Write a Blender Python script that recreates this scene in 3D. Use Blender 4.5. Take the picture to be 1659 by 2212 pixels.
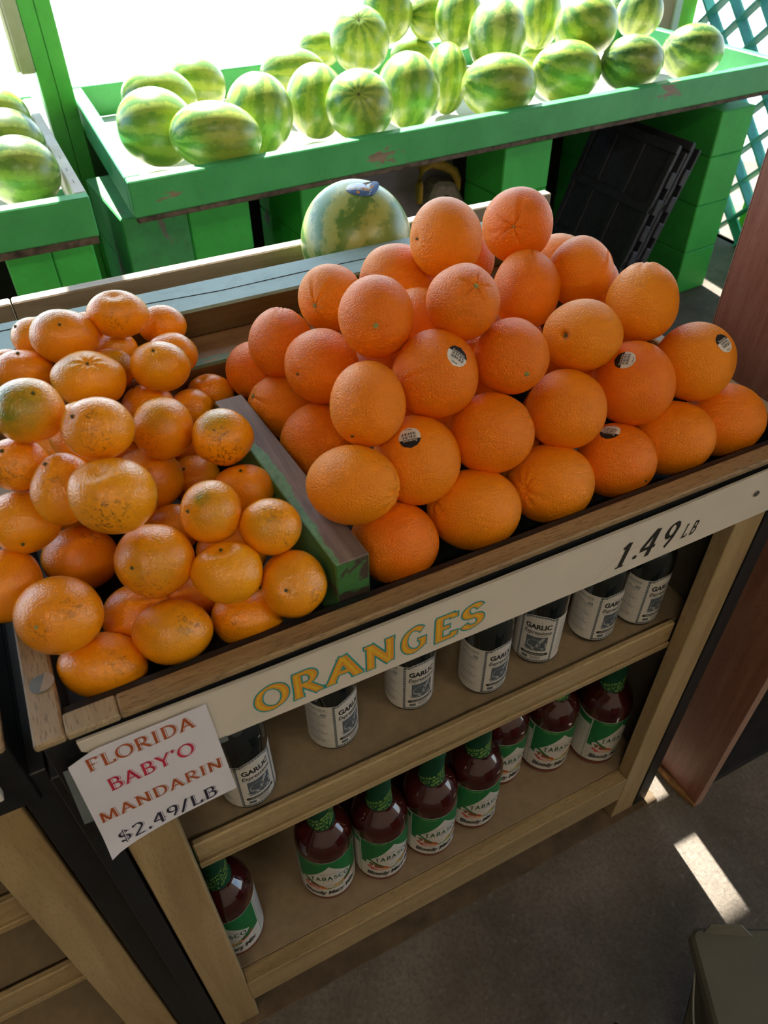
import bpy, bmesh, math, random
import numpy as np
from mathutils import Matrix, Vector, Euler

for o in list(bpy.data.objects):
    bpy.data.objects.remove(o)
SC = bpy.context.scene
COL = SC.collection
PI = math.pi
random.seed(7)

# ---------------------------------------------------------------- camera
CR = np.array([[0.8939012470724812, -0.4481778279336982, -0.00878607027601912],
               [-0.3075987388565804, -0.5990197965194379, -0.7392958130759651],
               [0.32607296167591693, 0.663560033400478, -0.6733234777857167]])
cam_d = bpy.data.cameras.new('camera')
cam = bpy.data.objects.new('camera', cam_d)
COL.objects.link(cam)
cam.matrix_world = Matrix(((CR[0][0], -CR[1][0], -CR[2][0], 0.089233),
                           (CR[0][1], -CR[1][1], -CR[2][1], -0.402976),
                           (CR[0][2], -CR[1][2], -CR[2][2], 1.415706),
                           (0, 0, 0, 1)))
cam_d.sensor_fit = 'HORIZONTAL'
cam_d.sensor_width = 36
cam_d.lens = 1604.1 / 1659 * 36
cam_d.clip_start = 0.02
cam_d.dof.use_dof = True
cam_d.dof.focus_distance = 0.92
cam_d.dof.aperture_fstop = 13.0
SC.camera = cam

# ---------------------------------------------------------------- sky, sun, exposure
world = bpy.data.worlds.new('sky')
SC.world = world
world.use_nodes = True
wn = world.node_tree
bg = wn.nodes['Background']
sky = wn.nodes.new('ShaderNodeTexSky')
sky.sky_type = 'HOSEK_WILKIE'
SUN_TAN = 1.15
sd = Vector((0.10, 1.0, SUN_TAN)).normalized()
sky.sun_direction = sd
sky.turbidity = 4.0
sky.ground_albedo = 0.6
wn.links.new(sky.outputs[0], bg.inputs[0])
bg.inputs[1].default_value = 7.5
sun_d = bpy.data.lights.new('sun', 'SUN')
sun_d.energy = 14.0
sun_d.angle = 0.009
sun_d.color = (1.0, 0.95, 0.88)
sun = bpy.data.objects.new('sun', sun_d)
COL.objects.link(sun)
sun.rotation_euler = sd.to_track_quat('Z', 'Y').to_euler()
sun.location = (0, 6, 8)

SC.view_settings.view_transform = 'Standard'
SC.view_settings.look = 'None'
SC.view_settings.exposure = 0.95
SC.view_settings.gamma = 1.0
SC.view_settings.use_curve_mapping = False
TUBE_STRENGTH = 30.0
SC.cycles.max_bounces = 8
SC.cycles.diffuse_bounces = 5
SC.cycles.caustics_reflective = False
SC.cycles.caustics_refractive = False


# ---------------------------------------------------------------- node helpers
class NT:
    def __init__(s, name, rough=0.5, spec=0.5):
        s.m = bpy.data.materials.new(name)
        s.m.use_nodes = True
        s.t = s.m.node_tree
        s.b = s.t.nodes['Principled BSDF']
        s.b.inputs['Roughness'].default_value = rough
        s.b.inputs['Specular IOR Level'].default_value = spec
        s._co = None

    def n(s, typ, **kw):
        nd = s.t.nodes.new(typ)
        for k, v in kw.items():
            setattr(nd, k, v)
        return nd

    def put(s, sock, v):
        if isinstance(v, bpy.types.NodeSocket):
            s.t.links.new(v, sock)
        elif isinstance(v, (tuple, list)) and len(v) == 3 and sock.type == 'RGBA':
            sock.default_value = (*v, 1)
        else:
            sock.default_value = v

    def co(s, scale=(1, 1, 1), kind='Object'):
        c = s.n('ShaderNodeTexCoord')
        mp = s.n('ShaderNodeMapping')
        s.t.links.new(c.outputs[kind], mp.inputs[0])
        mp.inputs['Scale'].default_value = scale
        return mp.outputs[0]

    def noise(s, vec, scale=5, detail=4, rough=.55, dist=0):
        nd = s.n('ShaderNodeTexNoise')
        s.put(nd.inputs['Vector'], vec)
        nd.inputs['Scale'].default_value = scale
        nd.inputs['Detail'].default_value = detail
        nd.inputs['Roughness'].default_value = rough
        nd.inputs['Distortion'].default_value = dist
        return nd.outputs[0]

    def voro(s, vec, scale=5, feature='F1'):
        nd = s.n('ShaderNodeTexVoronoi', feature=feature)
        s.put(nd.inputs['Vector'], vec)
        nd.inputs['Scale'].default_value = scale
        return nd.outputs['Distance']

    def ramp(s, fac, stops):
        nd = s.n('ShaderNodeValToRGB')
        s.put(nd.inputs[0], fac)
        el = nd.color_ramp.elements
        while len(el) < len(stops):
            el.new(0.5)
        for e, (p, c) in zip(el, stops):
            e.position = p
            e.color = (*c, 1) if isinstance(c, tuple) else (c, c, c, 1)
        return nd.outputs[0]

    def mix(s, fac, a, b, mode='MIX'):
        nd = s.n('ShaderNodeMix', data_type='RGBA', blend_type=mode)
        s.put(nd.inputs['Factor'], fac)
        s.put(nd.inputs['A'], a) if False else s.put(nd.inputs[6], a)
        s.put(nd.inputs[7], b)
        return nd.outputs[2]

    def math(s, op, a, b=0.0, c=None, clamp=False):
        nd = s.n('ShaderNodeMath', operation=op, use_clamp=clamp)
        s.put(nd.inputs[0], a)
        s.put(nd.inputs[1], b)
        if c is not None:
            s.put(nd.inputs[2], c)
        return nd.outputs[0]

    def attr(s, name):
        nd = s.n('ShaderNodeAttribute', attribute_name=name)
        return nd

    def bump(s, h, strength=.3, dist=.002):
        nd = s.n('ShaderNodeBump')
        s.put(nd.inputs['Height'], h)
        nd.inputs['Strength'].default_value = strength
        nd.inputs['Distance'].default_value = dist
        s.t.links.new(nd.outputs[0], s.b.inputs['Normal'])

    def col(s, v):
        s.put(s.b.inputs['Base Color'], v)
        return s.m


def flat(name, c, rough=.5, spec=.5, metal=0, var=.08, scale=40):
    """plain coloured surface with a little tone variation of its own"""
    t = NT(name, rough, spec)
    t.b.inputs['Metallic'].default_value = metal
    nz = t.noise(t.co(), scale, 3)
    d = tuple(x * (1 - var) for x in c)
    l = tuple(min(1, x * (1 + var)) for x in c)
    t.col(t.ramp(nz, [(.3, d), (.7, l)]))
    return t.m


def ink(name, c, rough=.55):
    t = NT(name, rough, .3)
    t.col(t.ramp(t.noise(t.co(), 260, 2), [(.3, tuple(x * .88 for x in c)), (.7, c)]))
    return t.m


def wood(name, dark, mid, light, axis='X', rough=.5, fleck=.5, ring=14, bump=.25, weather=None):
    t = NT(name, rough, .35)
    st = {'X': (.07, 1, 1), 'Y': (1, .07, 1), 'Z': (1, 1, .07)}[axis]
    v = t.co(st)
    a = t.noise(v, ring * 2.2, 6, .6, 1.2)
    c = t.ramp(a, [(.3, dark), (.5, mid), (.72, light)])
    fl = {'X': (.12, 1, 1), 'Y': (1, .12, 1), 'Z': (1, 1, .12)}[axis]
    fv = t.co(fl)
    f = t.noise(fv, 620, 2, .5)
    fm = t.ramp(f, [(.56, 0.0), (.64, 1.0)])
    c = t.mix(t.math('MULTIPLY', fm, fleck), c, tuple(x * .35 for x in dark))
    big = t.noise(t.co(), 7, 3)
    c = t.mix(t.ramp(big, [(.35, 0.0), (.75, .35)]), c, tuple(x * .75 for x in mid))
    if weather:
        wz = t.noise(t.co(), 30, 5, .7)
        c = t.mix(t.ramp(wz, [(.45, 0.0), (.7, .6)]), c, weather)
    t.col(c)
    t.bump(t.math('ADD', a, t.math('MULTIPLY', fm, -.6)), bump, .0015)
    return t.m


def painted(name, paint, bare, amt=.3, rough=.45, axis='X', scale=14, paint2=None, dirt=.25):
    """paint over wood, worn through in patches; amt = share worn"""
    t = NT(name, rough, .4)
    st = {'X': (.35, 1, 1), 'Y': (1, .35, 1), 'Z': (1, 1, .35)}[axis]
    v = t.co(st)
    w = t.noise(v, scale, 6, .65, .6)
    pz = t.noise(t.co(), 9, 4)
    p2 = paint2 or tuple(x * .72 for x in paint)
    pc = t.ramp(pz, [(.35, p2), (.65, paint)])
    g = t.noise(t.co({'X': (.05, 1, 1), 'Y': (1, .05, 1), 'Z': (1, 1, .05)}[axis]), 60, 4)
    bc = t.ramp(g, [(.3, tuple(x * .55 for x in bare)), (.7, bare)])
    lo = .72 - amt * .5
    mask = t.ramp(w, [(lo, 0.0), (lo + .025, 1.0)])
    c = t.mix(mask, pc, bc)
    dz = t.noise(t.co(), 45, 5, .75)
    c = t.mix(t.ramp(dz, [(.5, 0.0), (.8, dirt)]), c, (.05, .045, .035))
    t.col(c)
    t.bump(t.math('ADD', t.math('MULTIPLY', mask, -.5), t.math('MULTIPLY', g, .4)), .35, .002)
    return t.m


# ---------------------------------------------------------------- mesh helpers
def link(o, parent=None):
    COL.objects.link(o)
    if parent is not None:
        o.parent = parent
    return o


def wloc(o):
    v = Vector((0, 0, 0))
    while o is not None:
        v = v + o.location
        o = o.parent
    return v


class MB:
    """collects geometry in world coordinates; build() links it as ONE object"""

    def __init__(s):
        s.bm = bmesh.new()
        s.uv = None

    def box(s, x0, x1, y0, y1, z0, z1, bev=0.0, mi=0, rot=None, piv=None, seg=1):
        vs = [Vector((x, y, z)) for x in (x0, x1) for y in (y0, y1) for z in (z0, z1)]
        if rot is not None:
            p = Vector(piv) if piv is not None else Vector(((x0 + x1) / 2, (y0 + y1) / 2, (z0 + z1) / 2))
            vs = [rot @ (v - p) + p for v in vs]
        b = [s.bm.verts.new(v) for v in vs]
        q = [(0, 1, 3, 2), (4, 6, 7, 5), (0, 4, 5, 1), (2, 3, 7, 6), (0, 2, 6, 4), (1, 5, 7, 3)]
        fs = [s.bm.faces.new([b[i] for i in f]) for f in q]
        for f in fs:
            f.material_index = mi
        if bev > 0:
            ed = list({e for f in fs for e in f.edges})
            r = bmesh.ops.bevel(s.bm, geom=ed, offset=bev, segments=seg, affect='EDGES', profile=.5)
            for f in r['faces']:
                f.material_index = mi
        return fs

    def quad(s, p, mi=0):
        f = s.bm.faces.new([s.bm.verts.new(Vector(q)) for q in p])
        f.material_index = mi
        return f

    def prism(s, pts, d, mi=0, bev=0):
        """closed polygon pts (3-D) swept by vector d"""
        d = Vector(d)
        a = [s.bm.verts.new(Vector(p)) for p in pts]
        b = [s.bm.verts.new(Vector(p) + d) for p in pts]
        fs = [s.bm.faces.new(a[::-1]), s.bm.faces.new(b)]
        n = len(a)
        for i in range(n):
            fs.append(s.bm.faces.new([a[i], a[(i + 1) % n], b[(i + 1) % n], b[i]]))
        for f in fs:
            f.material_index = mi
        if bev:
            ed = list({e for f in fs for e in f.edges})
            bmesh.ops.bevel(s.bm, geom=ed, offset=bev, segments=1, affect='EDGES', profile=.5)
        return fs

    def lathe(s, prof, c=(0, 0, 0), seg=40, mi=0, cap=True):
        """prof: [(r, z)...] about a vertical axis at c"""
        rings = []
        for r, z in prof:
            rings.append([s.bm.verts.new((c[0] + r * math.cos(2 * PI * k / seg), c[1] + r * math.sin(2 * PI * k / seg), c[2] + z)) for k in range(seg)])
        for a, b in zip(rings[:-1], rings[1:]):
            for k in range(seg):
                f = s.bm.faces.new([a[k], a[(k + 1) % seg], b[(k + 1) % seg], b[k]])
                f.material_index = mi
        if cap:
            s.bm.faces.new(rings[0][::-1]).material_index = mi
            s.bm.faces.new(rings[-1]).material_index = mi

    def tube(s, pts, r, seg=8, mi=0):
        pts = [Vector(p) for p in pts]
        rings = []
        up = Vector((0, 0, 1))
        for i, p in enumerate(pts):
            t = (pts[min(i + 1, len(pts) - 1)] - pts[max(i - 1, 0)]).normalized()
            a = t.cross(up)
            if a.length < .05:
                a = t.cross(Vector((1, 0, 0)))
            a.normalize()
            b = t.cross(a).normalized()
            rr = r[i] if isinstance(r, (list, tuple)) else r
            rings.append([s.bm.verts.new(p + a * rr * math.cos(2 * PI * k / seg) + b * rr * math.sin(2 * PI * k / seg)) for k in range(seg)])
        for a, b in zip(rings[:-1], rings[1:]):
            for k in range(seg):
                s.bm.faces.new([a[k], a[(k + 1) % seg], b[(k + 1) % seg], b[k]]).material_index = mi
        s.bm.faces.new(rings[0][::-1]).material_index = mi
        s.bm.faces.new(rings[-1]).material_index = mi

    def disc(s, c, r, nrm, thick, seg=14, mi=0):
        n = Vector(nrm).normalized()
        a = n.orthogonal().normalized()
        b = n.cross(a)
        c = Vector(c)
        pts = [c + a * r * math.cos(2 * PI * k / seg) + b * r * math.sin(2 * PI * k / seg) for k in range(seg)]
        s.prism(pts, n * thick, mi)

    def tris2d(s, polys, fn, mi=0):
        """flat 2-D polygons mapped into space by fn(u, v)"""
        for p in polys:
            try:
                f = s.bm.faces.new([s.bm.verts.new(Vector(fn(u, v))) for u, v in p])
                f.material_index = mi
            except ValueError:
                pass

    def build(s, name, mats, parent=None, loc=(0, 0, 0), smooth=False, recalc=True, ang=None):
        org = Vector(loc) if parent is None else wloc(parent) + Vector(loc)
        bmesh.ops.translate(s.bm, verts=s.bm.verts, vec=-org)
        if recalc:
            bmesh.ops.recalc_face_normals(s.bm, faces=s.bm.faces)
        if smooth:
            for f in s.bm.faces:
                f.smooth = True
        me = bpy.data.meshes.new(name)
        s.bm.to_mesh(me)
        s.bm.free()
        if ang is not None:
            try:
                me.set_sharp_from_angle(angle=ang)
            except Exception:
                pass
        for m in (mats if isinstance(mats, (list, tuple)) else [mats]):
            me.materials.append(m)
        o = bpy.data.objects.new(name, me)
        o.location = loc
        return link(o, parent)


def thing(name, label, cat, loc=(0, 0, 0), group=None):
    o = bpy.data.objects.new(name, None)
    o.empty_display_size = .05
    o.location = loc
    link(o)
    return tag(o, label, cat, group)


def tag(o, label, cat, group=None):
    o['label'] = label
    o['category'] = cat
    if group:
        o['group'] = group
    return o


def struct(o):
    o['kind'] = 'structure'
    return o


def copy_tree(o, parent=None):
    c = o.copy()
    link(c, parent)
    for ch in list(o.children):
        copy_tree(ch, c)
    return c


def beam(p0, p1, w, h, up=(0, 0, 1)):
    """rotation matrix + box for a bar from p0 to p1 (centre line)"""
    d = (Vector(p1) - Vector(p0))
    x = d.normalized()
    u = Vector(up)
    y = u.cross(x).normalized()
    z = x.cross(y)
    return x, y, z, d.length


def bar(mb, p0, p1, w, h, up=(0, 0, 1), mi=0, bev=.0015):
    x, y, z, L = beam(p0, p1, w, h, up)
    p0 = Vector(p0)
    pts = [p0 + y * a + z * b for a, b in ((-w / 2, -h / 2), (w / 2, -h / 2), (w / 2, h / 2), (-w / 2, h / 2))]
    mb.prism(pts, x * L, mi, bev)


# ---------------------------------------------------------------- lettering: a broad-nib stroke face, and the built-in sans
def arc(cx, cy, rx, ry, a0, a1, n=14):
    return [(cx + rx * math.cos(math.radians(a0 + (a1 - a0) * i / n)), cy + ry * math.sin(math.radians(a0 + (a1 - a0) * i / n))) for i in range(n + 1)]


def serif(x, y, w=.2):
    return [(x - w / 2, y), (x + w / 2, y)]


GL = {
    'O': (.98, [arc(.49, .5, .42, .47, 90, 450, 30)], []),
    'R': (.90, [[(.2, 0), (.2, .97)], [(.1, .96), (.42, .96)] + arc(.42, .72, .26, .24, 90, -90, 12) + [(.2, .47)], [(.42, .47), (.8, .02)]], [serif(.2, .02, .28), serif(.82, .03, .2)]),
    'A': (.92, [[(.1, .02), (.45, .97)], [(.42, .97), (.8, .02)], [(.24, .33), (.66, .33)]], [serif(.1, .02, .24), serif(.8, .02, .26)]),
    'N': (.98, [[(.18, .02), (.18, .97)], [(.16, .97), (.78, .03)], [(.78, .03), (.78, .97)]], [serif(.18, .02, .24), serif(.1, .97, .2), serif(.78, .97, .26)]),
    'G': (.98, [arc(.49, .5, .41, .47, 48, 322, 26), [(.82, .16), (.82, .45)]], [serif(.78, .45, .3)]),
    'E': (.80, [[(.2, .02), (.2, .97)], [(.12, .96), (.68, .96)], [(.2, .5), (.55, .5)], [(.1, .03), (.7, .03)], [(.68, .98), (.68, .82)], [(.7, .02), (.72, .2)]], []),
    'S': (.76, [arc(.38, .72, .25, .235, 25, 270, 18) + arc(.38, .255, .28, .235, 90, -160, 18)[1:]], []),
    'F': (.74, [[(.2, .02), (.2, .97)], [(.1, .96), (.66, .96)], [(.2, .5), (.52, .5)], [(.66, .98), (.66, .8)]], [serif(.2, .02, .3)]),
    'L': (.74, [[(.2, .02), (.2, .97)], [(.1, .03), (.66, .03)], [(.66, .02), (.68, .22)]], [serif(.2, .97, .28)]),
    'I': (.42, [[(.2, .02), (.2, .97)]], [serif(.2, .02, .3), serif(.2, .97, .3)]),
    'D': (.96, [[(.2, .02), (.2, .97)], [(.1, .96), (.36, .96)] + arc(.4, .5, .44, .46, 90, -90, 16) + [(.1, .04)]], []),
    'B': (.84, [[(.2, .02), (.2, .97)], [(.1, .96), (.42, .96)] + arc(.42, .74, .24, .22, 90, -90, 10) + [(.2, .52)], [(.2, .52), (.45, .52)] + arc(.45, .27, .28, .24, 90, -90, 10) + [(.1, .03)]], []),
    'M': (1.14, [[(.16, .02), (.2, .97)], [(.2, .97), (.55, .05)], [(.55, .05), (.9, .97)], [(.9, .97), (.95, .02)]], [serif(.16, .02, .24), serif(.95, .02, .24)]),
    'Y': (.86, [[(.1, .97), (.43, .48)], [(.78, .97), (.43, .48)], [(.43, .48), (.43, .02)]], [serif(.1, .97, .22), serif(.78, .97, .22), serif(.43, .02, .26)]),
    'T': (.84, [[(.42, .02), (.42, .97)], [(.08, .96), (.76, .96)]], [serif(.42, .02, .26)]),
    'C': (.9, [arc(.49, .5, .41, .47, 45, 315, 26)], []),
    'V': (.9, [[(.1, .97), (.45, .02)], [(.8, .97), (.45, .02)]], [serif(.1, .97), serif(.8, .97)]),
    'X': (.86, [[(.1, .97), (.76, .02)], [(.76, .97), (.1, .02)]], []),
    'P': (.8, [[(.2, .02), (.2, .97)], [(.1, .96), (.42, .96)] + arc(.42, .7, .26, .26, 90, -90, 12) + [(.2, .44)]], [serif(.2, .02, .26)]),
    'K': (.86, [[(.2, .02), (.2, .97)], [(.72, .97), (.22, .45)], [(.36, .55), (.78, .02)]], []),
    'U': (.9, [[(.16, .97), (.16, .3)] + arc(.46, .3, .3, .27, 180, 360, 12) + [(.76, .97)]], []),
    '1': (.5, [[(.26, .02), (.26, .97)], [(.26, .97), (.06, .78)]], [serif(.26, .02, .34)]),
    '2': (.72, [arc(.36, .7, .26, .27, 160, -20, 14) + [(.1, .04)], [(.08, .04), (.64, .04)]], []),
    '4': (.76, [[(.46, .97), (.06, .36)], [(.04, .34), (.7, .34)], [(.5, .97), (.5, .02)]], []),
    '9': (.72, [arc(.35, .7, .25, .26, 0, 360, 22), [(.6, .74), (.56, .4), (.34, .04)]], []),
    '6': (.72, [arc(.35, .3, .25, .27, 0, 360, 22), [(.1, .3), (.16, .62), (.44, .97)]], []),
    '0': (.76, [arc(.38, .5, .29, .47, 90, 450, 24)], []),
    '3': (.7, [arc(.34, .73, .24, .23, 140, -80, 14), arc(.34, .27, .27, .26, 80, -140, 14)], []),
    '$': (.72, [arc(.36, .68, .24, .19, 25, 270, 16) + arc(.36, .3, .26, .19, 90, -160, 16)[1:]], [[(.36, 1.06), (.36, -.08)]]),
    '/': (.5, [[(.02, -.05), (.46, 1.03)]], []),
    '.': (.34, [], []),
    "'": (.28, [[(.16, .99), (.1, .76)]], []),
    '&': (.8, [arc(.36, .76, .18, .2, -60, 250, 16) + [(.72, .02)], arc(.34, .27, .28, .25, 120, 370, 16)], []),
    ' ': (.4, [], []),
}


def stroke_poly(pts, wmin, wmax, nib, grow=0.0):
    out = []
    n = len(pts)
    L, R = [], []
    for i in range(n):
        a = pts[max(i - 1, 0)]
        b = pts[min(i + 1, n - 1)]
        if pts[0] == pts[-1] or (abs(pts[0][0] - pts[-1][0]) < 1e-6 and abs(pts[0][1] - pts[-1][1]) < 1e-6):
            if i == 0:
                a = pts[-2]
            if i == n - 1:
                b = pts[1]
        dx, dy = b[0] - a[0], b[1] - a[1]
        l = math.hypot(dx, dy) or 1
        dx /= l
        dy /= l
        w = wmin + (wmax - wmin) * abs(math.sin(math.atan2(dy, dx) - nib)) + 2 * grow
        ex = 0
        if grow and n > 1:
            ex = -grow if i == 0 else (grow if i == n - 1 else 0)
        x, y = pts[i][0] + dx * ex, pts[i][1] + dy * ex
        L.append((x - dy * w / 2, y + dx * w / 2))
        R.append((x + dy * w / 2, y - dx * w / 2))
    for i in range(n - 1):
        out.append([L[i], R[i], R[i + 1], L[i + 1]])
    return out


def nib_text(txt, x0, y0, h, width=None, slant=0.0, wmin=.07, wmax=.18, nib=.35, grow=0.0, track=.08, sub=0):
    """2-D polygons of txt, baseline start at (x0, y0), cap height h, squeezed to width"""
    polys = []
    x = 0
    for ch in txt:
        adv, st, se = GL[ch]
        if ch == '.':
            c = arc(.16, .08, .10 + grow, .10 + grow, 0, 360, 12)[:-1]
            polys.append([(x + u, v) for u, v in c])
        for s in st:
            p = s
            if sub and len(p) == 2:
                p = [(p[0][0] + (p[1][0] - p[0][0]) * i / sub, p[0][1] + (p[1][1] - p[0][1]) * i / sub) for i in range(sub + 1)]
            polys += [[(x + u, v) for u, v in q] for q in stroke_poly(p, wmin, wmax, nib, grow)]
        for s in se:
            polys += [[(x + u, v) for u, v in q] for q in stroke_poly(s, wmin * .9, wmin * .9, 0, grow)]
        x += adv + track
    sx = h if width is None else width / (x - track)
    return [[(x0 + u * sx + slant * v * h, y0 + v * h) for u, v in p] for p in polys]


_fc = {}


def sans(txt, x0, y0, h, width=None, slant=0.0, bold=0.0):
    """built-in face turned into 2-D triangles"""
    key = (txt, bold)
    if key not in _fc:
        cu = bpy.data.curves.new('lettering', 'FONT')
        cu.body = txt
        cu.size = 1.0
        cu.offset = bold
        cu.resolution_u = 3
        ob = bpy.data.objects.new('lettering', cu)
        COL.objects.link(ob)
        bpy.context.view_layer.update()
        dg = bpy.context.evaluated_depsgraph_get()
        me = bpy.data.meshes.new_from_object(ob.evaluated_get(dg))
        vs = [(v.co.x, v.co.y) for v in me.vertices]
        fs = [[vs[i] for i in p.vertices] for p in me.polygons]
        bpy.data.objects.remove(ob)
        bpy.data.curves.remove(cu)
        bpy.data.meshes.remove(me)
        mx = max((u for f in fs for u, v in f), default=1)
        _fc[key] = (fs, mx)
    fs, mx = _fc[key]
    s = h / .72
    sx = s if width is None else width / mx
    return [[(x0 + u * sx + slant * v * s, y0 + v * s) for u, v in f] for f in fs]


def rect(u0, u1, v0, v1, nu=1, nv=1):
    return [[(u0 + (u1 - u0) * i / nu, v0 + (v1 - v0) * j / nv), (u0 + (u1 - u0) * (i + 1) / nu, v0 + (v1 - v0) * j / nv),
             (u0 + (u1 - u0) * (i + 1) / nu, v0 + (v1 - v0) * (j + 1) / nv), (u0 + (u1 - u0) * i / nu, v0 + (v1 - v0) * (j + 1) / nv)] for i in range(nu) for j in range(nv)]


def oval(cu, cv, ru, rv, ang=0, n=16):
    ca, sa = math.cos(ang), math.sin(ang)
    return [[(cu + ru * math.cos(2 * PI * k / n) * ca - rv * math.sin(2 * PI * k / n) * sa, cv + ru * math.cos(2 * PI * k / n) * sa + rv * math.sin(2 * PI * k / n) * ca) for k in range(n)]]


# ---------------------------------------------------------------- materials
M = {}
M['oak'] = wood('oak', (.26, .175, .08), (.38, .27, .13), (.46, .34, .18), 'X', .42, .45)
M['oak_y'] = wood('oak_rim', (.24, .16, .085), (.34, .24, .13), (.42, .31, .18), 'Y', .45, .6)
M['oak_rim'] = wood('oak_front_rim', (.20, .125, .055), (.32, .215, .105), (.43, .31, .17), 'X', .38, .6)
M['oak_z'] = wood('oak_stile', (.27, .18, .08), (.38, .27, .13), (.45, .33, .175), 'Z', .45, .3)
M['end'] = wood('oak_end', (.24, .17, .09), (.36, .27, .16), (.42, .33, .21), 'Y', .5, .5, 30)
M['black'] = flat('black_laminate', (.012, .014, .016), .35, .4, 0, .3)
M['brown_board'] = flat('brown_fibreboard', (.27, .20, .12), .55, .3, 0, .12, 60)
M['inner'] = flat('dark_cabinet_lining', (.09, .075, .055), .6, .3, 0, .15, 30)
M['sign'] = flat('cream_board', (.62, .56, .47), .5, .3, 0, .03, 25)
M['paper'] = flat('white_paper', (.70, .69, .75), .6, .3, 0, .02, 20)
M['kraft'] = flat('tan_sticker_backing', (.36, .28, .21), .6, .3)
M['tape'] = flat('clear_tape', (.13, .15, .15), .25, .5, 0, .1)
M['ink_orange'] = ink('orange_paint', (.72, .30, .03))
M['ink_yellow'] = ink('yellow_paint', (.75, .45, .03))
M['ink_teal'] = ink('teal_paint', (.03, .30, .28))
M['ink_black'] = ink('black_paint', (.02, .018, .014))
M['ink_red'] = ink('red_print', (.55, .02, .06))
M['ink_rust'] = ink('rust_print', (.42, .085, .02))
M['ink_navy'] = ink('navy_print', (.03, .025, .05))
M['screw'] = flat('steel_screw', (.25, .24, .22), .35, .5, .8)


def peel(name, a, b, mandarin=False):
    t = NT(name, .36 if not mandarin else .20, .28 if not mandarin else .34)
    info = t.n('ShaderNodeObjectInfo')
    rnd = info.outputs['Random']
    base = t.mix(rnd, a, b)
    nz = t.noise(t.co(), 28, 3)
    base = t.mix(t.ramp(nz, [(.35, 0.0), (.7, .35)]), base, b)
    if mandarin:
        g = t.attr('green').outputs['Fac']
        gz = t.noise(t.co(), 60, 4, .6)
        gm = t.math('MULTIPLY', g, t.ramp(gz, [(.25, .45), (.6, 1.0)]))
        base = t.mix(gm, base, (.23, .24, .006))
        sc = t.attr('scar').outputs['Fac']
        sz = t.noise(t.co(), 190, 6, .75, .8)
        sm = t.math('MULTIPLY', sc, t.ramp(sz, [(.53, 0.0), (.57, .9)]))
        spk = t.ramp(t.noise(t.co(), 330, 2), [(.73, 0.0), (.78, .6)])
        base = t.mix(t.math('MAXIMUM', sm, spk), base, (.13, .055, .012))
    else:
        sc = t.attr('scar').outputs['Fac']
        base = t.mix(t.math('MULTIPLY', sc, .75), base, (.30, .055, .005))
    t.col(base)
    h1 = t.voro(t.co(), 640 if not mandarin else 620)
    h2 = t.noise(t.co(), 470 if not mandarin else 430, 3, .6)
    t.bump(t.math('ADD', t.math('MULTIPLY', h1, -.35 if mandarin else -.6), h2), .8 if not mandarin else .5, .0014)
    t.b.inputs['Coat Weight'].default_value = 0.08 if not mandarin else .6
    t.b.inputs['Coat Roughness'].default_value = .10
    t.t.links.new(t.b.inputs['Normal'].links[0].from_socket, t.b.inputs['Coat Normal'])
    t.b.inputs['Subsurface Weight'].default_value = .06
    t.b.inputs['Subsurface Radius'].default_value = (.01, .004, .001)
    t.b.inputs['Subsurface Scale'].default_value = .4
    return t.m


M['orange'] = peel('navel_orange_peel', (.87, .185, .003), (.93, .30, .004))
M['mandarin'] = peel('mandarin_peel', (.86, .27, .003), (.92, .38, .005), True)
M['stem'] = flat('dry_fruit_stem', (.10, .10, .035), .7, .2, 0, .35, 300)
M['stem_pale'] = flat('pale_green_stem', (.30, .33, .12), .7, .2, 0, .35, 300)
M['stick_white'] = ink('white_sticker', (.78, .76, .74))
M['stick_black'] = ink('black_sticker', (.015, .014, .014))


def rind(name, light, dark, pale=.3, stripes=11):
    t = NT(name, .32, .5)
    uv = t.n('ShaderNodeTexCoord').outputs['UV']
    sp = t.n('ShaderNodeSeparateXYZ')
    t.put(sp.inputs[0], uv)
    obj = t.co()
    d1 = t.noise(obj, 22, 5, .65)
    d2 = t.noise(obj, 80, 4, .7)
    ph = t.math('ADD', t.math('MULTIPLY', sp.outputs[0], 2 * PI * stripes), t.math('MULTIPLY', t.math('SUBTRACT', d1, .5), 5.5))
    s = t.math('ADD', t.math('SINE', ph), t.math('MULTIPLY', t.math('SUBTRACT', d2, .5), 5.0))
    s = t.math('MULTIPLY_ADD', s, .5, .5)
    f2 = t.math('SINE', t.math('ADD', t.math('MULTIPLY', sp.outputs[0], 2 * PI * stripes * 3), t.math('MULTIPLY', d1, 9)))
    s = t.math('ADD', s, t.math('MULTIPLY', f2, .12))
    info = t.n('ShaderNodeObjectInfo')
    c = t.ramp(s, [(.22, dark), (.5, tuple((x + y) / 2 for x, y in zip(dark, light))), (.78, light)])
    y = t.ramp(t.noise(obj, 5, 2), [(.45, 0.0), (.72, .55)])
    c = t.mix(y, c, (.42, .43, .06))
    t.col(c)
    t.b.inputs['Coat Weight'].default_value = .25
    t.b.inputs['Coat Roughness'].default_value = .3
    t.bump(t.noise(obj, 60, 2), .08, .003)
    return t.m


M['melon'] = rind('watermelon_rind', (.30, .40, .055), (.095, .24, .025))
M['melon_dark'] = rind('dark_watermelon_rind', (.21, .30, .05), (.04, .125, .018))
M['melon_big'] = rind('seedless_melon_rind', (.38, .45, .12), (.10, .24, .04), .3, 9)

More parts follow.
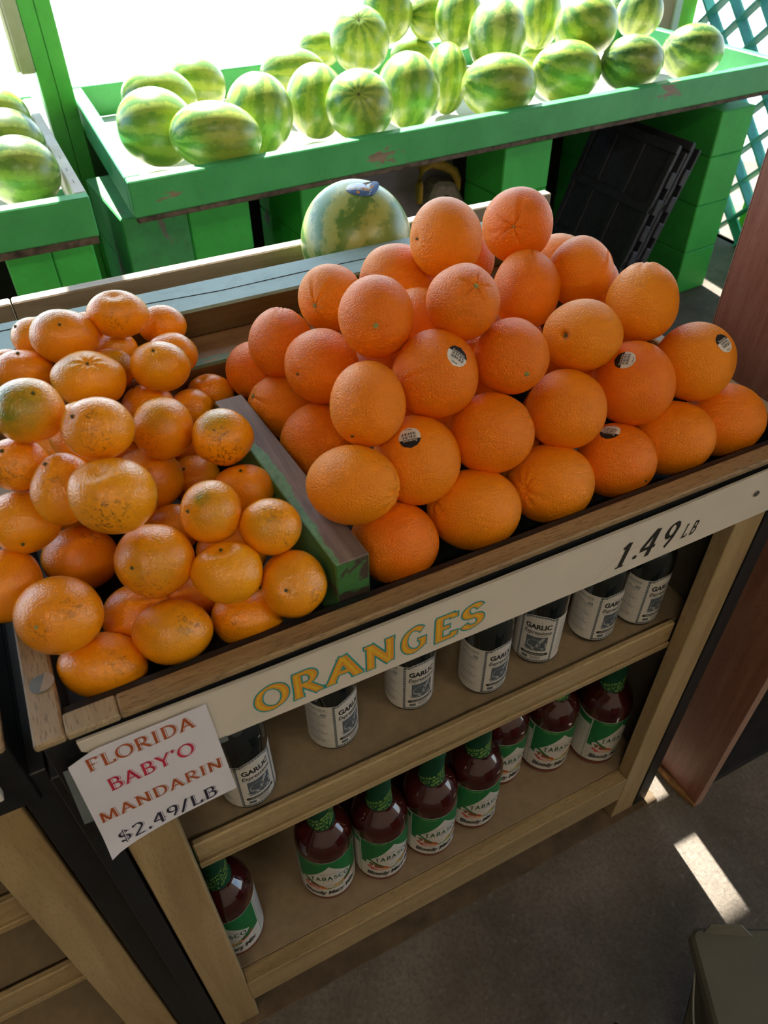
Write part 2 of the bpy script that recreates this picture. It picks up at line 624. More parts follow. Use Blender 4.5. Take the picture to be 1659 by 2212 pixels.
GREEN = (.055, .42, .085)
M['green_paint'] = painted('green_painted_wood', (.065, .40, .12), (.30, .22, .14), .10, .42, 'X', 11, (.045, .33, .09), .22)
M['green_side'] = painted('green_painted_side', (.075, .40, .15), (.30, .22, .14), .10, .42, 'Y', 11, (.05, .33, .11), .2)
M['green_post'] = painted('green_painted_post', (.085, .40, .085), (.25, .2, .14), .04, .45, 'Z', 9, (.06, .33, .06), .25)
M['green_block'] = painted('green_painted_block', (.05, .50, .07), (.22, .2, .17), .08, .55, 'Z', 7, (.04, .42, .06), .25)
M['green_stained'] = painted('stained_green_block', (.06, .36, .10), (.20, .19, .15), .20, .55, 'Z', 5, (.05, .28, .09), .4)
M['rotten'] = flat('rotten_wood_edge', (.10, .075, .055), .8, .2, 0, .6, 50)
M['ply'] = flat('pale_plywood', (.62, .58, .50), .6, .3, 0, .12, 14)
M['teal'] = painted('teal_painted_slat', (.06, .36, .29), (.2, .2, .15), .05, .5, 'Z', 9)
M['lime'] = flat('lime_green_post', (.27, .60, .03), .5, .3, 0, .1, 8)
M['pink'] = flat('salmon_painted_post', (.55, .34, .25), .5, .3, 0, .08, 8)
M['white_trim'] = flat('white_trim', (.75, .74, .74), .5, .3, 0, .03)
M['timber_teal'] = painted('weathered_teal_top', (.24, .36, .33), (.26, .2, .13), .06, .5, 'X', 10, (.19, .29, .27), .35)
M['timber_face'] = wood('treated_timber', (.075, .05, .02), (.13, .09, .04), (.19, .135, .065), 'X', .6, .2, 10)
M['timber_red'] = wood('reddish_timber', (.10, .045, .02), (.17, .085, .04), (.25, .14, .07), 'X', .6, .2, 10)
M['timber_chip'] = painted('chipped_green_top', (.15, .25, .15), (.36, .22, .11), .50, .55, 'X', 12, (.10, .165, .10), .35)
M['pine'] = wood('pine_board', (.27, .21, .14), (.40, .33, .24), (.50, .43, .34), 'X', .55, .15, 8)
def scraped_top():
    t = NT('worn_timber_with_green_edge', .6, .35)
    g = t.noise(t.co((1, .07, 1)), 30, 6, .6, 1.2)
    c = t.ramp(g, [(.3, (.12, .085, .07)), (.5, (.22, .16, .135)), (.72, (.30, .235, .20))])
    c = t.mix(t.ramp(t.noise(t.co((.6, .12, 1)), 150, 3), [(.55, 0.0), (.68, .6)]), c, (.09, .065, .05))
    sp = t.n('ShaderNodeSeparateXYZ')
    t.put(sp.inputs[0], t.co())
    u = t.math('SUBTRACT', t.math('ADD', sp.outputs[0], t.math('MULTIPLY', sp.outputs[1], .0638)), .2503)
    w = t.math('SUBTRACT', .0125, t.math('MULTIPLY', t.math('ABSOLUTE', t.math('SUBTRACT', sp.outputs[1], .16)), .055))
    edge = t.math('ADD', u, t.math('MULTIPLY', t.math('SUBTRACT', t.noise(t.co((1, .5, 1)), 70, 4, .6), .5), .016))
    m = t.math('MULTIPLY', t.math('LESS_THAN', edge, w), t.math('LESS_THAN', sp.outputs[1], .235))
    c = t.mix(m, c, t.ramp(t.noise(t.co(), 120, 3), [(.3, (.085, .21, .10)), (.7, (.16, .33, .16))]))
    t.col(c)
    t.bump(t.math('ADD', g, t.math('MULTIPLY', m, .5)), .35, .0015)
    return t.m
M['div_top'] = scraped_top()
M['div_green'] = painted('green_scraped_timber', (.075, .20, .055), (.10, .085, .05), .22, .5, 'Y', 30, (.05, .14, .035), .5)
M['div_end'] = painted('chipped_timber_end', (.06, .19, .055), (.085, .062, .045), .62, .5, 'X', 26, (.05, .16, .045), .2)
M['red_laminate'] = wood('red_wood_laminate', (.23, .085, .052), (.30, .125, .078), (.36, .17, .11), 'Z', .4, .25, 22, .05)
M['lam_edge'] = flat('laminate_edge', (.33, .19, .13), .5, .3, 0, .1)
M['dark'] = flat('recess_shade', (.02, .018, .015), .7, .2, 0, .2)  # near-black colour stands in for shade in recesses and under the stands
M['crate'] = flat('black_crate_plastic', (.040, .043, .055), .4, .4, 0, .25, 60)
M['grey_panel'] = flat('grey_panel', (.20, .18, .21), .6, .3, 0, .15, 12)
M['tool_yellow'] = flat('yellow_tool_plastic', (.42, .27, .04), .5, .4, 0, .2, 60)
M['tool_grey'] = flat('grey_tool_body', (.22, .19, .17), .5, .4, 0, .2, 60)
M['grey_tub'] = flat('grey_green_plastic', (.105, .105, .085), .42, .4, 0, .06, 20)
M['wire'] = flat('galvanised_wire', (.35, .37, .34), .35, .5, .6)
M['grey_box'] = flat('grey_metal_box', (.30, .30, .24), .5, .4, 0, .08)
M['peelings'] = flat('torn_orange_vinyl', (.36, .18, .06), .6, .3, 0, .35, 80)
M['sheet'] = flat('brown_hardboard_sheet', (.12, .085, .05), .7, .2, 0, .3, 30)


def concrete():
    t = NT('rough_concrete', .85, .25)
    o = t.co()
    a = t.noise(o, 5, 8, .68)
    c = t.ramp(a, [(.3, (.10, .085, .065)), (.52, (.17, .145, .115)), (.75, (.24, .21, .175))])
    g = t.noise(o, 130, 5, .7)
    c = t.mix(t.ramp(g, [(.42, .0), (.68, .55)]), c, (.07, .06, .045))
    p = t.noise(o, 45, 4, .75)
    c = t.mix(t.ramp(p, [(.60, .0), (.72, .5)]), c, (.32, .29, .25))
    t.col(c)
    t.bump(t.math('ADD', g, t.math('MULTIPLY', a, 1.5)), .6, .004)
    return t.m


def lot():
    t = NT('pale_shell_ground', .9, .2)
    o = t.co()
    a = t.noise(o, 1.2, 6, .6)
    c = t.ramp(a, [(.3, (.46, .45, .46)), (.7, (.60, .59, .60))])
    sp = t.noise(t.co((.35, 1.4, 1)), 2.2, 6, .72)
    c = t.mix(t.ramp(sp, [(.60, 0.0), (.70, .97)]), c, (.050, .046, .060))
    t.col(c)
    return t.m


M['concrete'] = concrete()
M['lot'] = lot()
M['roof'] = flat('brown_roof_boards', (.16, .12, .085), .7, .2, 0, .2, 6)
M['wall'] = flat('tan_wall_boards', (.42, .33, .23), .7, .2, 0, .15, 6)
M['crack'] = flat('floor_crack', (.02, .017, .013), .9, .1)

# ================================================================ SETTING
def sbox(name, m, *b, bev=0):
    mb = MB()
    mb.box(*b, bev)
    return struct(mb.build(name, m))


floor = sbox('floor', M['concrete'], -5, 6, -5, 2.75, -.12, 0)
sbox('ground', M['lot'], -40, 50, 2.75, 70, -.15, -.03)
sbox('ceiling', M['roof'], -5, 6, -3.5, 2.165, 2.75, 2.85)
sbox('wall_back', M['wall'], -5, 6, -3.6, -3.5, 0, 2.75)
sbox('wall_left', M['roof'], -5.1, -5, -3.5, 2.1, 0, 2.75)
mb = MB()
for pts in ([(.93, -.30), (.955, -.285), (.985, -.29), (1.01, -.255), (1.05, -.25), (1.10, -.21)], [(.38, -.36), (.45, -.325), (.52, -.31), (.56, -.27)], [(.985, -.29), (.99, -.33), (.975, -.38)]):
    for a, b in zip(pts[:-1], pts[1:]):
        d = Vector((b[0] - a[0], b[1] - a[1], 0))
        nrm = Vector((-d.y, d.x, 0)).normalized() * .0035
        j = .6 + .8 * random.random()
        mb.prism([(a[0] - nrm.x, a[1] - nrm.y, .0002), (b[0] - nrm.x * j, b[1] - nrm.y * j, .0002), (b[0] + nrm.x * j, b[1] + nrm.y * j, .0002), (a[0] + nrm.x, a[1] + nrm.y, .0002)], (0, 0, .0006))
mb.build('crack', M['crack'], floor)

# ceiling tube lamps behind the picture
def tube_lamp(x, y, label):
    t = thing('tube_lamp', label, 'lamp', (x, y, 2.72), 'ceiling tube lamps')
    mb = MB(); mb.box(x - .65, x + .65, y - .07, y + .07, 2.70, 2.75, .004)
    mb.build('lamp_housing', M['white_trim'], t)
    e = bpy.data.materials.new('lit_tube'); e.use_nodes = True
    b = e.node_tree.nodes['Principled BSDF']
    b.inputs['Emission Color'].default_value = (1.0, .87, .64, 1)
    b.inputs['Emission Strength'].default_value = TUBE_STRENGTH
    mb = MB(); mb.tube([(x - .62, y, 2.67), (x + .62, y, 2.67)], .02, 12)
    mb.build('tube', e, t, smooth=False)
tube_lamp(-.9, -1.6, 'white ceiling tube lamp above the aisle, towards the left cabinet')
tube_lamp(1.6, -1.9, 'white ceiling tube lamp above the aisle, towards the red-brown shelf unit')

# ================================================================ CABINETS
def make_cabinet(ox, oy, lips, label, rim_from, full):
    """oak-fronted black display cabinet; lips = heights of shelf lip tops"""
    t = thing('display_cabinet', label, 'cabinet', (ox, oy, 0))
    def P(name, m, *boxes, bev=.0012):
        mb = MB()
        for b in boxes:
            mb.box(b[0] + ox, b[1] + ox, b[2] + oy, b[3] + oy, b[4], b[5], bev)
        return mb.build(name, m, t)
    P('side_panel', M['black'], (-.027, -.004, 0, .731, .005, .835))
    P('side_panel', M['black'], (.824, .853, 0, .731, .005, .835))
    P('side_lining', M['inner'], (-.004, -.0005, .026, .42, .10, .83), bev=0)
    P('side_lining', M['inner'], (.8205, .824, .026, .42, .10, .83), bev=0)
    P('back_panel', M['inner'], (-.004, .824, .42, .432, .05, .83), bev=0)
    P('stile', M['oak_z'], (0, .0511, 0, .024, .005, .87))
    P('stile', M['oak_z'], (.769, .82, 0, .024, .005, .87))
    P('bottom_rail', M['oak'], (.0511, .769, 0, .024, .0797, .1537))
    P('bottom_shelf', M['brown_board'], (-.0005, .8205, .0245, .42, .135, .1535))
    P('toe_board', M['dark'], (.0511, .769, .06, .07, .005, .0797))
    for z in lips:
        P('shelf', M['brown_board'], (-.0005, .8205, .0365, .42, z - .030, z - .012))
        P('shelf_lip', M['oak'], (.0525, .7675, .0245, .034, z - .040, z), bev=.002)
        P('lip_rail', M['oak'], (.0525, .7680, .0225, .036, z - .0555, z - .0435))
    P('apron', M['black'], (-.019, .839, -.004, .018, .80, .8965))
    P('tray_floor', M['black'], (-.019, .839, .018, .731, .8345, .8505))
    P('tray_liner', M['black'], (-.019, .003, .018, .38, .851, .8965))
    P('tray_liner', M['black'], (.82, .839, .018, .38, .851, .8965))
    P('front_rim', M['oak_rim'], (rim_from, .82, -.0168, .0052, .897, .905), bev=.0018)
    if rim_from > .004:
        P('rim_block', M['end'], (.0035, rim_from - .0005, -.0168, .0052, .897, .905), bev=.0015)
    P('side_rim', M['oak_y'], (-.0205, .003, -.0168, .38, .897, .905), bev=.0018)
    P('side_rim', M['oak_y'], (.8205, .84, -.0168, .38, .897, .905), bev=.0018)
    return t

cab = make_cabinet(0, 0, [.571], 'oak-fronted black display cabinet under the orange pile, with two bottle shelves', .045, True)
cabL = make_cabinet(-.881, .012, [.610, .405], 'oak-fronted black display cabinet cut by the edge, beside the mandarins', .045, True)
for ch in cab.children:
    pass
# torn sticker on the side rim
mb = MB()
mb.disc((-.0065, .0415, .9052), .0095, (0, 0, 1), .0004, 18)
o = mb.build('torn_sticker', M['tape'], cab); o['label'] = 'torn oval sticker, half peeled, on the side rim'
mb = MB()
mb.prism([(-.0055 + .0095 * math.cos(a), .0425 + .0095 * math.sin(a), .9056) for a in [math.radians(x) for x in range(-110, 71, 15)]], (0, 0, .0004))
mb.build('sticker_backing', M['kraft'], cab)
# plywood sheet the cabinet stands on
mb = MB(); mb.box(-.03, .875, -.012, .75, 0, .0048, .001)
tag(mb.build('hardboard_sheet', M['sheet']), 'thin brown hardboard sheet lying under the middle cabinet', 'board')

# ---------------------------------------------------------------- sign board
SY = -.0123
sgn = thing('sign_board', 'long cream price board with painted ORANGES and 1.49 LB, fixed below the tray', 'sign', (.42, SY, .84))
mb = MB()
mb.prism([(.0066, SY, .8850), (.16, SY, .8800), (.40, SY, .8775), (.62, SY, .8775), (.845, SY, .8825), (.845, SY, .8065), (.55, SY, .8045), (.07, SY, .8110), (.0115, SY, .8135), (.0115, SY, .868), (.0066, SY, .8715)], (0, .0035, 0), 0, .0006)
mb.build('board', M['sign'], sgn)
def on_sign(k):
    return lambda u, v: (u, SY - .00015 - .00012 * k, v)
def lettering(name, m, polys, fn, parent):
    mb = MB()
    for i, p in enumerate(polys):      # overlapping strokes lie one on the other, like brush strokes
        mb.tris2d([p], lambda u, v: (fn(u, v)[0], fn(u, v)[1] - .0000015 * (i % 60), fn(u, v)[2]))
    o = mb.build(name, m, parent, recalc=False)
    if name.startswith('lettering'):
        o['kind'] = 'stuff'
    return o
LET = [('O', .1511, .1811, .824, .8575), ('R', .1845, .2145, .823, .859), ('A', .2195, .2560, .823, .8585), ('N', .2590, .2925, .8215, .8570),
       ('G', .2990, .3265, .8205, .8565), ('E', .3330, .3605, .8200, .8555), ('S', .3655, .3920, .8215, .8560)]
for ch, a, b, z0, z1 in LET:
    g = dict(nib=.35, track=0)
    lettering('letter_outline', M['ink_teal'], nib_text(ch, a, z0, z1 - z0, b - a, 0, .10, .24, grow=.05, **g), on_sign(0), sgn)
    lettering('letter', M['ink_orange'], nib_text(ch, a, z0, z1 - z0, b - a, 0, .10, .24, **g), on_sign(1), sgn)
    lettering('letter_highlight', M['ink_yellow'], nib_text(ch, a - .0006, z0 + .0002, z1 - z0, b - a, 0, .01, .09, **g), on_sign(2), sgn)
for ch, a, b, z0, z1 in [('1', .5600, .5765, .8170, .853), ('.', .5835, .5945, .8215, .851), ('4', .5905, .6150, .8165, .8575), ('9', .6225, .6420, .8180, .855)]:
    lettering('numeral' if ch != '.' else 'point', M['ink_black'], nib_text(ch, a, z0, z1 - z0, b - a, .22 if ch != '.' else 0, .07, .21, .35, 0, 0), on_sign(1), sgn)
for ch, a, b in [('L', .6545, .6630), ('B', .6665, .6755)]:
    lettering('letter', M['ink_black'], nib_text(ch, a, .8235, .0195, b - a, .22, .13, .17, .35, 0, 0), on_sign(1), sgn)
mb = MB()
mb.tris2d(stroke_poly([(.5350, .8120), (.5450, .8225), (.5585, .8325), (.5760, .8395), (.590, .8415)], .0003, .0003, 0), on_sign(0))
mb.build('pen_scratch', M['ink_rust'], sgn, recalc=False)
mb = MB(); mb.disc((.7620, SY, .8485), .0042, (0, -1, 0), .0012, 14)
mb.build('screw', M['screw'], sgn)

# ---------------------------------------------------------------- paper price sheet
pap = thing('price_sheet', 'white paper price sheet for mandarins taped over the end of the cream board', 'sign', (.05, -.02, .79))
def curl(u, v):
    """the sheet bellies off the cabinet towards its lower corner"""
    a = max(0.0, (.75 - v) / .05) * max(0.0, (.06 - u) / .07)
    b = max(0.0, (.735 - v) / .02) * .0015
    return -.0155 - .005 * min(a, 1.3) ** 1.5 - b
def on_paper(k):
    return lambda u, v: (u, curl(u, v) - .0001 * k - .0001, v)
TL, TR, BR, BL = (-.0065, .8730), (.1092, .8735), (.1145, .7258), (-.0118, .7065)
cols, rows = 14, 14
mb = MB()
grid = []
for j in range(rows + 1):
    row = []
    for i in range(cols + 1):
        a, b = i / cols, j / rows
        u = (TL[0] * (1 - a) + TR[0] * a) * (1 - b) + (BL[0] * (1 - a) + BR[0] * a) * b
        v = (TL[1] * (1 - a) + TR[1] * a) * (1 - b) + (BL[1] * (1 - a) + BR[1] * a) * b
        if b > .9:
            v += .0055 * math.sin(PI * a ** .6) * (b - .9) * 10
        # torn off upper corner
        lim = .8635 + (u + .0055) * .45
        v = min(v, lim)
        row.append(mb.bm.verts.new((u, curl(u, v), v)))
    grid.append(row)
for j in range(rows):
    for i in range(cols):
        mb.bm.faces.new([grid[j][i], grid[j + 1][i], grid[j + 1][i + 1], grid[j][i + 1]])
mb.build('sheet', M['paper'], pap, smooth=True)
def line(txt, p0, p1, h, m, m2, name):
    """text line with its thin offset shadow outline, on a slightly rising base line"""
    W = p1[0] - p0[0]
    tilt = (p1[1] - p0[1]) / W
    sk = lambda ps: [[(p0[0] + u, p0[1] + u * tilt + v) for u, v in q] for q in ps]
    g = dict(wmin=.055, wmax=.165, nib=.3)
    sh = [[(u + .0013, v - .0004) for u, v in q] for q in nib_text(txt, 0, 0, h, W, 0, **g)]
    gap = [[(u + .0008, v - .0002) for u, v in q] for q in nib_text(txt, 0, 0, h, W, 0, **g)]
    lettering(name + '_shadow', m2, sk(sh), on_paper(0), pap)
    lettering(name + '_gap', M['paper'], sk(gap), on_paper(1), pap)
    lettering(name, m, sk(nib_text(txt, 0, 0, h, W, 0, **g)), on_paper(2), pap)
line('FLORIDA', (.0050, .8455), (.0960, .8490), .0180, M['ink_rust'], M['ink_rust'], 'lettering')
line("BABY'O", (.0130, .8065), (.0890, .8115), .0190, M['ink_red'], M['ink_red'], 'lettering')
line('MANDARIN', (-.0055, .7640), (.1085, .7710), .0170, M['ink_rust'], M['ink_rust'], 'lettering')
line('$2.49/LB', (.0005, .7210), (.0965, .7290), .0180, M['ink_navy'], M['ink_navy'], 'lettering')
mb = MB(); mb.prism([(-.0117, -.0148, .8593), (.002, -.0148, .858), (.002, -.0148, .772), (-.0180, -.0148, .7734)], (0, -.0003, 0))
mb.build('tape', M['tape'], pap)
mb = MB(); mb.prism([(.108, -.0130, .8125), (.1195, -.0130, .8125), (.1195, -.0130, .8045), (.108, -.0130, .8045)], (0, -.0003, 0))
mb.build('tape', M['tape'], pap)
# corner of the neighbour's cream board
mb = MB(); mb.prism([(-.35, -.006, .885), (-.060, -.006, .882), (-.0615, -.006, .840), (-.35, -.006, .812)], (0, .009, 0), 0, .0008)
tag(mb.build('sign_board', M['sign']), 'cream board end on the neighbouring cabinet, cut by the edge', 'sign')

# ---------------------------------------------------------------- timbers at the back of the tray
def timber(name, faces, label, x0, x1, y0, y1, z0, z1, cat='timber', bev=.003):
    mb = MB(); mb.box(x0, x1, y0, y1, z0, z1, bev)
    mb.bm.normal_update()
    for f in mb.bm.faces:
        n = f.normal
        f.material_index = 1 if n.z > .5 else (2 if abs(n.x) > .7 else 0)
    return tag(mb.build(name, faces), label, cat)
timber('timber_ledge', [M['timber_red'], M['timber_chip'], M['pine']], 'chipped green and bare wood timber ledge behind the mandarins', -.30, .815, .395, .4795, .851, .945)
bm_ = timber('timber_beam', [M['timber_face'], M['timber_teal'], M['pine']], 'weathered teal-topped timber beam lying on the chipped ledge', -.32, .800, .4630, .540, .9455, .9835)
mb = MB()
cp = [(-.3, .520), (.05, .517), (.16, .509), (.235, .504), (.30, .4985), (.42, .501), (.56, .499), (.70, .505)]
for a, b in zip(cp[:-1], cp[1:]):
    mb.prism([(a[0], a[1] - .0006, .9836), (b[0], b[1] - .0008, .9836), (b[0], b[1] + .0008, .9836), (a[0], a[1] + .0006, .9836)], (0, 0, .0003))
mb.build('split_crack', M['crack'], bm_)
timber('pine_board', [M['pine'], M['pine'], M['pine']], 'pale treated pine board standing on edge behind the teal beam', .052, .985, .709, .731, .851, .930, 'board', .002)
timber('pine_board', [M['pine'], M['pine'], M['pine']], 'short end of pine board butted against the long board, cut by the edge', -.45, .050, .709, .731, .851, .930, 'board', .002)
# divider between mandarins and oranges
mb = MB()
dv = [(.249, .020), (.282, .020), (.263, .318), (.230, .318)]
fs = mb.prism([(x, y, .851) for x, y in dv], (0, 0, .092), 0, .0012)
mb.bm.normal_update()
for f in mb.bm.faces:
    n = f.normal
    f.material_index = 1 if n.z > .7 else (2 if abs(n.y) > .9 else 0)
tag(mb.build('divider_timber', [M['div_green'], M['div_top'], M['div_end']]), 'scraped green two-by-four divider between the mandarins and the oranges', 'timber')

# ================================================================ BOTTLES
def wrap(r, k=0):
    """label coordinates (u along the girth, v up) laid round a bottle; u=0 faces -Y"""
    rr = r + .00022 + .00013 * k
    return lambda u, v: (rr * math.sin(u / r), -rr * math.cos(u / r), v)

def fine(polys, step=.004):
    """cut wide polygons so that they bend round the bottle"""
    out = []
    for p in polys:
        us = [u for u, v in p]
        if len(p) == 4 and max(us) - min(us) > step * 1.5:
            n = int(math.ceil((max(us) - min(us)) / step))
            (a, b, c, d) = p
            for i in range(n):
                t0, t1 = i / n, (i + 1) / n
                L = lambda p0, p1, t: (p0[0] + (p1[0] - p0[0]) * t, p0[1] + (p1[1] - p0[1]) * t)
                if abs(b[0] - a[0]) > abs(d[0] - a[0]):
                    out.append([L(a, b, t0), L(a, b, t1), L(d, c, t1), L(d, c, t0)])
                else:
                    out.append([L(a, d, t0), L(b, c, t0), L(b, c, t1), L(a, d, t1)])
        else:
            out.append(p)
    return out

def glass(name, c, rough=.06):
    t = NT(name, rough, .5)
    t.b.inputs['Coat Weight'].default_value = .6
    t.b.inputs['Coat Roughness'].default_value = .04
    t.col(t.ramp(t.noise(t.co(), 12, 2), [(.3, tuple(x * .8 for x in c)), (.7, c)]))
    return t.m

M['dark_glass'] = glass('dark_vinaigrette_bottle', (.008, .013, .014))
M['red_mix'] = glass('dark_red_mix', (.050, .008, .007))
M['red_low'] = glass('red_mix_at_base', (.17, .028, .016))
M['lab_white'] = ink('cream_label', (.60, .57, .52))
M['lab_white2'] = ink('white_label', (.60, .58, .54))
M['lab_blue'] = ink('blue_grey_print', (.085, .105, .125))
M['lab_pale'] = ink('pale_grey_print', (.38, .38, .36))
M['lab_black'] = ink('black_print', (.02, .02, .022))
M['lab_green'] = ink('green_label', (.010, .16, .045))
M['lab_dkgreen'] = ink('dark_green_sleeve', (.004, .065, .030))
M['lab_lime'] = ink('pale_green_print', (.28, .48, .10))
M['lab_red'] = ink('red_pepper_print', (.52, .04, .025))
M['lab_yellow'] = ink('yellow_pepper_print', (.60, .34, .04))
M['lab_brown'] = ink('brown_print', (.26, .075, .025))

def part(name, m, polys, fn, parent, label=None):
    mb = MB()
    for i, p in enumerate(fine(polys)):
        k = 1 + .00003 * (i % 50) if name == 'lettering' else 1
        mb.tris2d([p], lambda u, v: (fn(u, v)[0] * k, fn(u, v)[1] * k, fn(u, v)[2]))
    o = mb.build(name, m, parent, recalc=False)
    if parent.parent is not None:
        o['kind'] = 'stuff'
    if label:
        o['label'] = label
    return o

GR = .0325
def make_garlic():
    t = thing('vinaigrette_bottle', '', 'bottle')
    mb = MB()
    mb.lathe([(.026, 0), (.0305, .0015), (GR, .006), (GR, .118), (.0315, .132), (.026, .150), (.018, .164), (.0145, .172), (.0138, .196), (.0145, .197), (.0145, .202), (.013, .203)], seg=44)
    mb.build('glass', M['dark_glass'], t, smooth=True, ang=.9)
    mb = MB(); mb.lathe([(.0152, .186), (.0155, .188), (.0155, .212), (.0145, .214), (.004, .2145)], seg=28)
    mb.build('cap', M['lab_black'], t, smooth=True, ang=.6)
    v0, v1 = .009, .099
    fw = .0235                                           # half width of the front panel
    arch = lambda u: v1 + (.0065 * max(0, 1 - (abs(u) / .0165) ** 2) ** .6 if abs(u) < .0165 else 0)
    n = 60
    base = []
    half = GR * 2.75
    for i in range(n):
        a = -half + 2 * half * i / n
        b = -half + 2 * half * (i + 1) / n
        base.append([(a, v0), (b, v0), (b, arch(b)), (a, arch(a))])
    lab = part('label', M['lab_white'], base, wrap(GR), t)
    dark, pale, blk = [], [], []
    # patterned border of the front panel
    bw = .0030
    us = [-fw + 2 * fw * i / 24 for i in range(25)]
    for a, b in zip(us[:-1], us[1:]):
        dark.append([(a, arch(a) - .0010 - bw), (b, arch(b) - .0010 - bw), (b, arch(b) - .0010), (a, arch(a) - .0010)])
    dark += rect(-fw, fw, v0 + .001, v0 + .001 + bw)
    for sgn_ in (-1, 1):
        dark += rect(sgn_ * fw - bw / 2, sgn_ * fw + bw / 2, v0 + .001, v1 - .0010)
    k = 0
    for sgn_ in (-1, 1):
        v = v0 + .006
        while v < v1 - .006:
            pale += oval(sgn_ * fw, v, .0010, .0012, .5 * (k % 2), 6)
            pale += rect(sgn_ * fw - .0013, sgn_ * fw - .0003, v + .0022, v + .0030)
            v += .0052; k += 1
    for i in range(11):
        u = -fw + .004 + i * (2 * fw - .008) / 10
        pale += oval(u, v0 + .001 + bw / 2, .0011, .0009, 0, 6)
        pale += oval(u, arch(u) - .0010 - bw / 2, .0012, .0009, 0, 6)
    part('label_border', M['lab_blue'], dark, wrap(GR, 1), lab)
    part('border_pattern', M['lab_pale'], pale, wrap(GR, 2), lab)
    # words
    blk += sans('GARLIC', -.0178, .0785, .0092, .0356, 0, .045)
    blk += sans('Expressions.', -.0190, .0682, .0070, .0385, .22, .022)
    blk += rect(-.0172, .0165, .0655, .0660)
    blk += rect(-.0165, .0165, .0235, .0290)
    blk += oval(-.0165, .02625, .0025, .00275, 0, 10) + oval(.0165, .02625, .0025, .00275, 0, 10)
    blk += sans('DRESSING &', -.0060, .0192, .0023, .0160, 0, .015)
    blk += sans('MARINADE', -.0040, .0160, .0023, .0130, 0, .015)
    part('lettering', M['lab_black'], blk, wrap(GR, 1), lab)
    part('lettering', M['lab_pale'], sans('VINAIGRETTE', -.0150, .0248, .0030, .0300, 0, .02) + sans('Gourmet', -.006, .0905, .0020, .012, .1), wrap(GR, 2), lab)
    # the engraved garlic picture
    part('picture', M['lab_blue'], rect(-.0140, .0150, .0330, .0625) + rect(-.0165, -.0080, .0155, .0205) , wrap(GR, 1), lab)
    bulbs = oval(-.0030, .0480, .0095, .0085, .4) + oval(.0080, .0450, .0080, .0070, -.3) + oval(-.0095, .0390, .0070, .0045, .2) + oval(.0030, .0380, .0085, .0042, -.1) + oval(.0075, .0565, .0022, .0060, -.5, 10)
    part('picture_bulbs', M['lab_pale'], bulbs, wrap(GR, 2), lab)
    ln = []
    for c, r, a in (((-.0030, .0480), .0085, .4), ((.0080, .0450), .0070, -.3), ((.0030, .0380), .0065, 0)):
        for q in (-.6, -.2, .2, .6):
            pts = [(c[0] + r * q * math.sin(PI * i / 8) + math.cos(a) * 0, c[1] - r * .8 + 1.6 * r * i / 8) for i in range(9)]
            ln += stroke_poly(pts, .00025, .0005, 0)
    part('picture_lines', M['lab_blue'], ln, wrap(GR, 3), lab)
    # nutrition panel on the side and small print on the other
    tx = sans('Nutrition Facts', -.0600, .0905, .0032, .0270, 0, .02) + rect(-.0600, -.0330, .0880, .0886)
    tx += sans('Calories', -.0600, .0800, .0032, .0150, 0, .01) + sans('60', -.0400, .0795, .0048, .0070, 0, .02) + rect(-.0600, -.0330, .0775, .0784)
    for i in range(13):
        w = .024 - .008 * ((i * 7) % 4) / 4
        tx += rect(-.0600, -.0600 + w, .0740 - i * .0043, .0748 - i * .0043)
        if i % 4 == 3:
            tx += rect(-.0600, -.0330, .0722 - i * .0043, .0727 - i * .0043)
    for i in range(14):
        w = .024 - .007 * ((i * 5) % 3) / 3
        tx += rect(.0300, .0300 + w, .0880 - i * .0050, .0888 - i * .0050)
    part('small_print', M['lab_blue'], tx, wrap(GR, 1), lab)
    return t

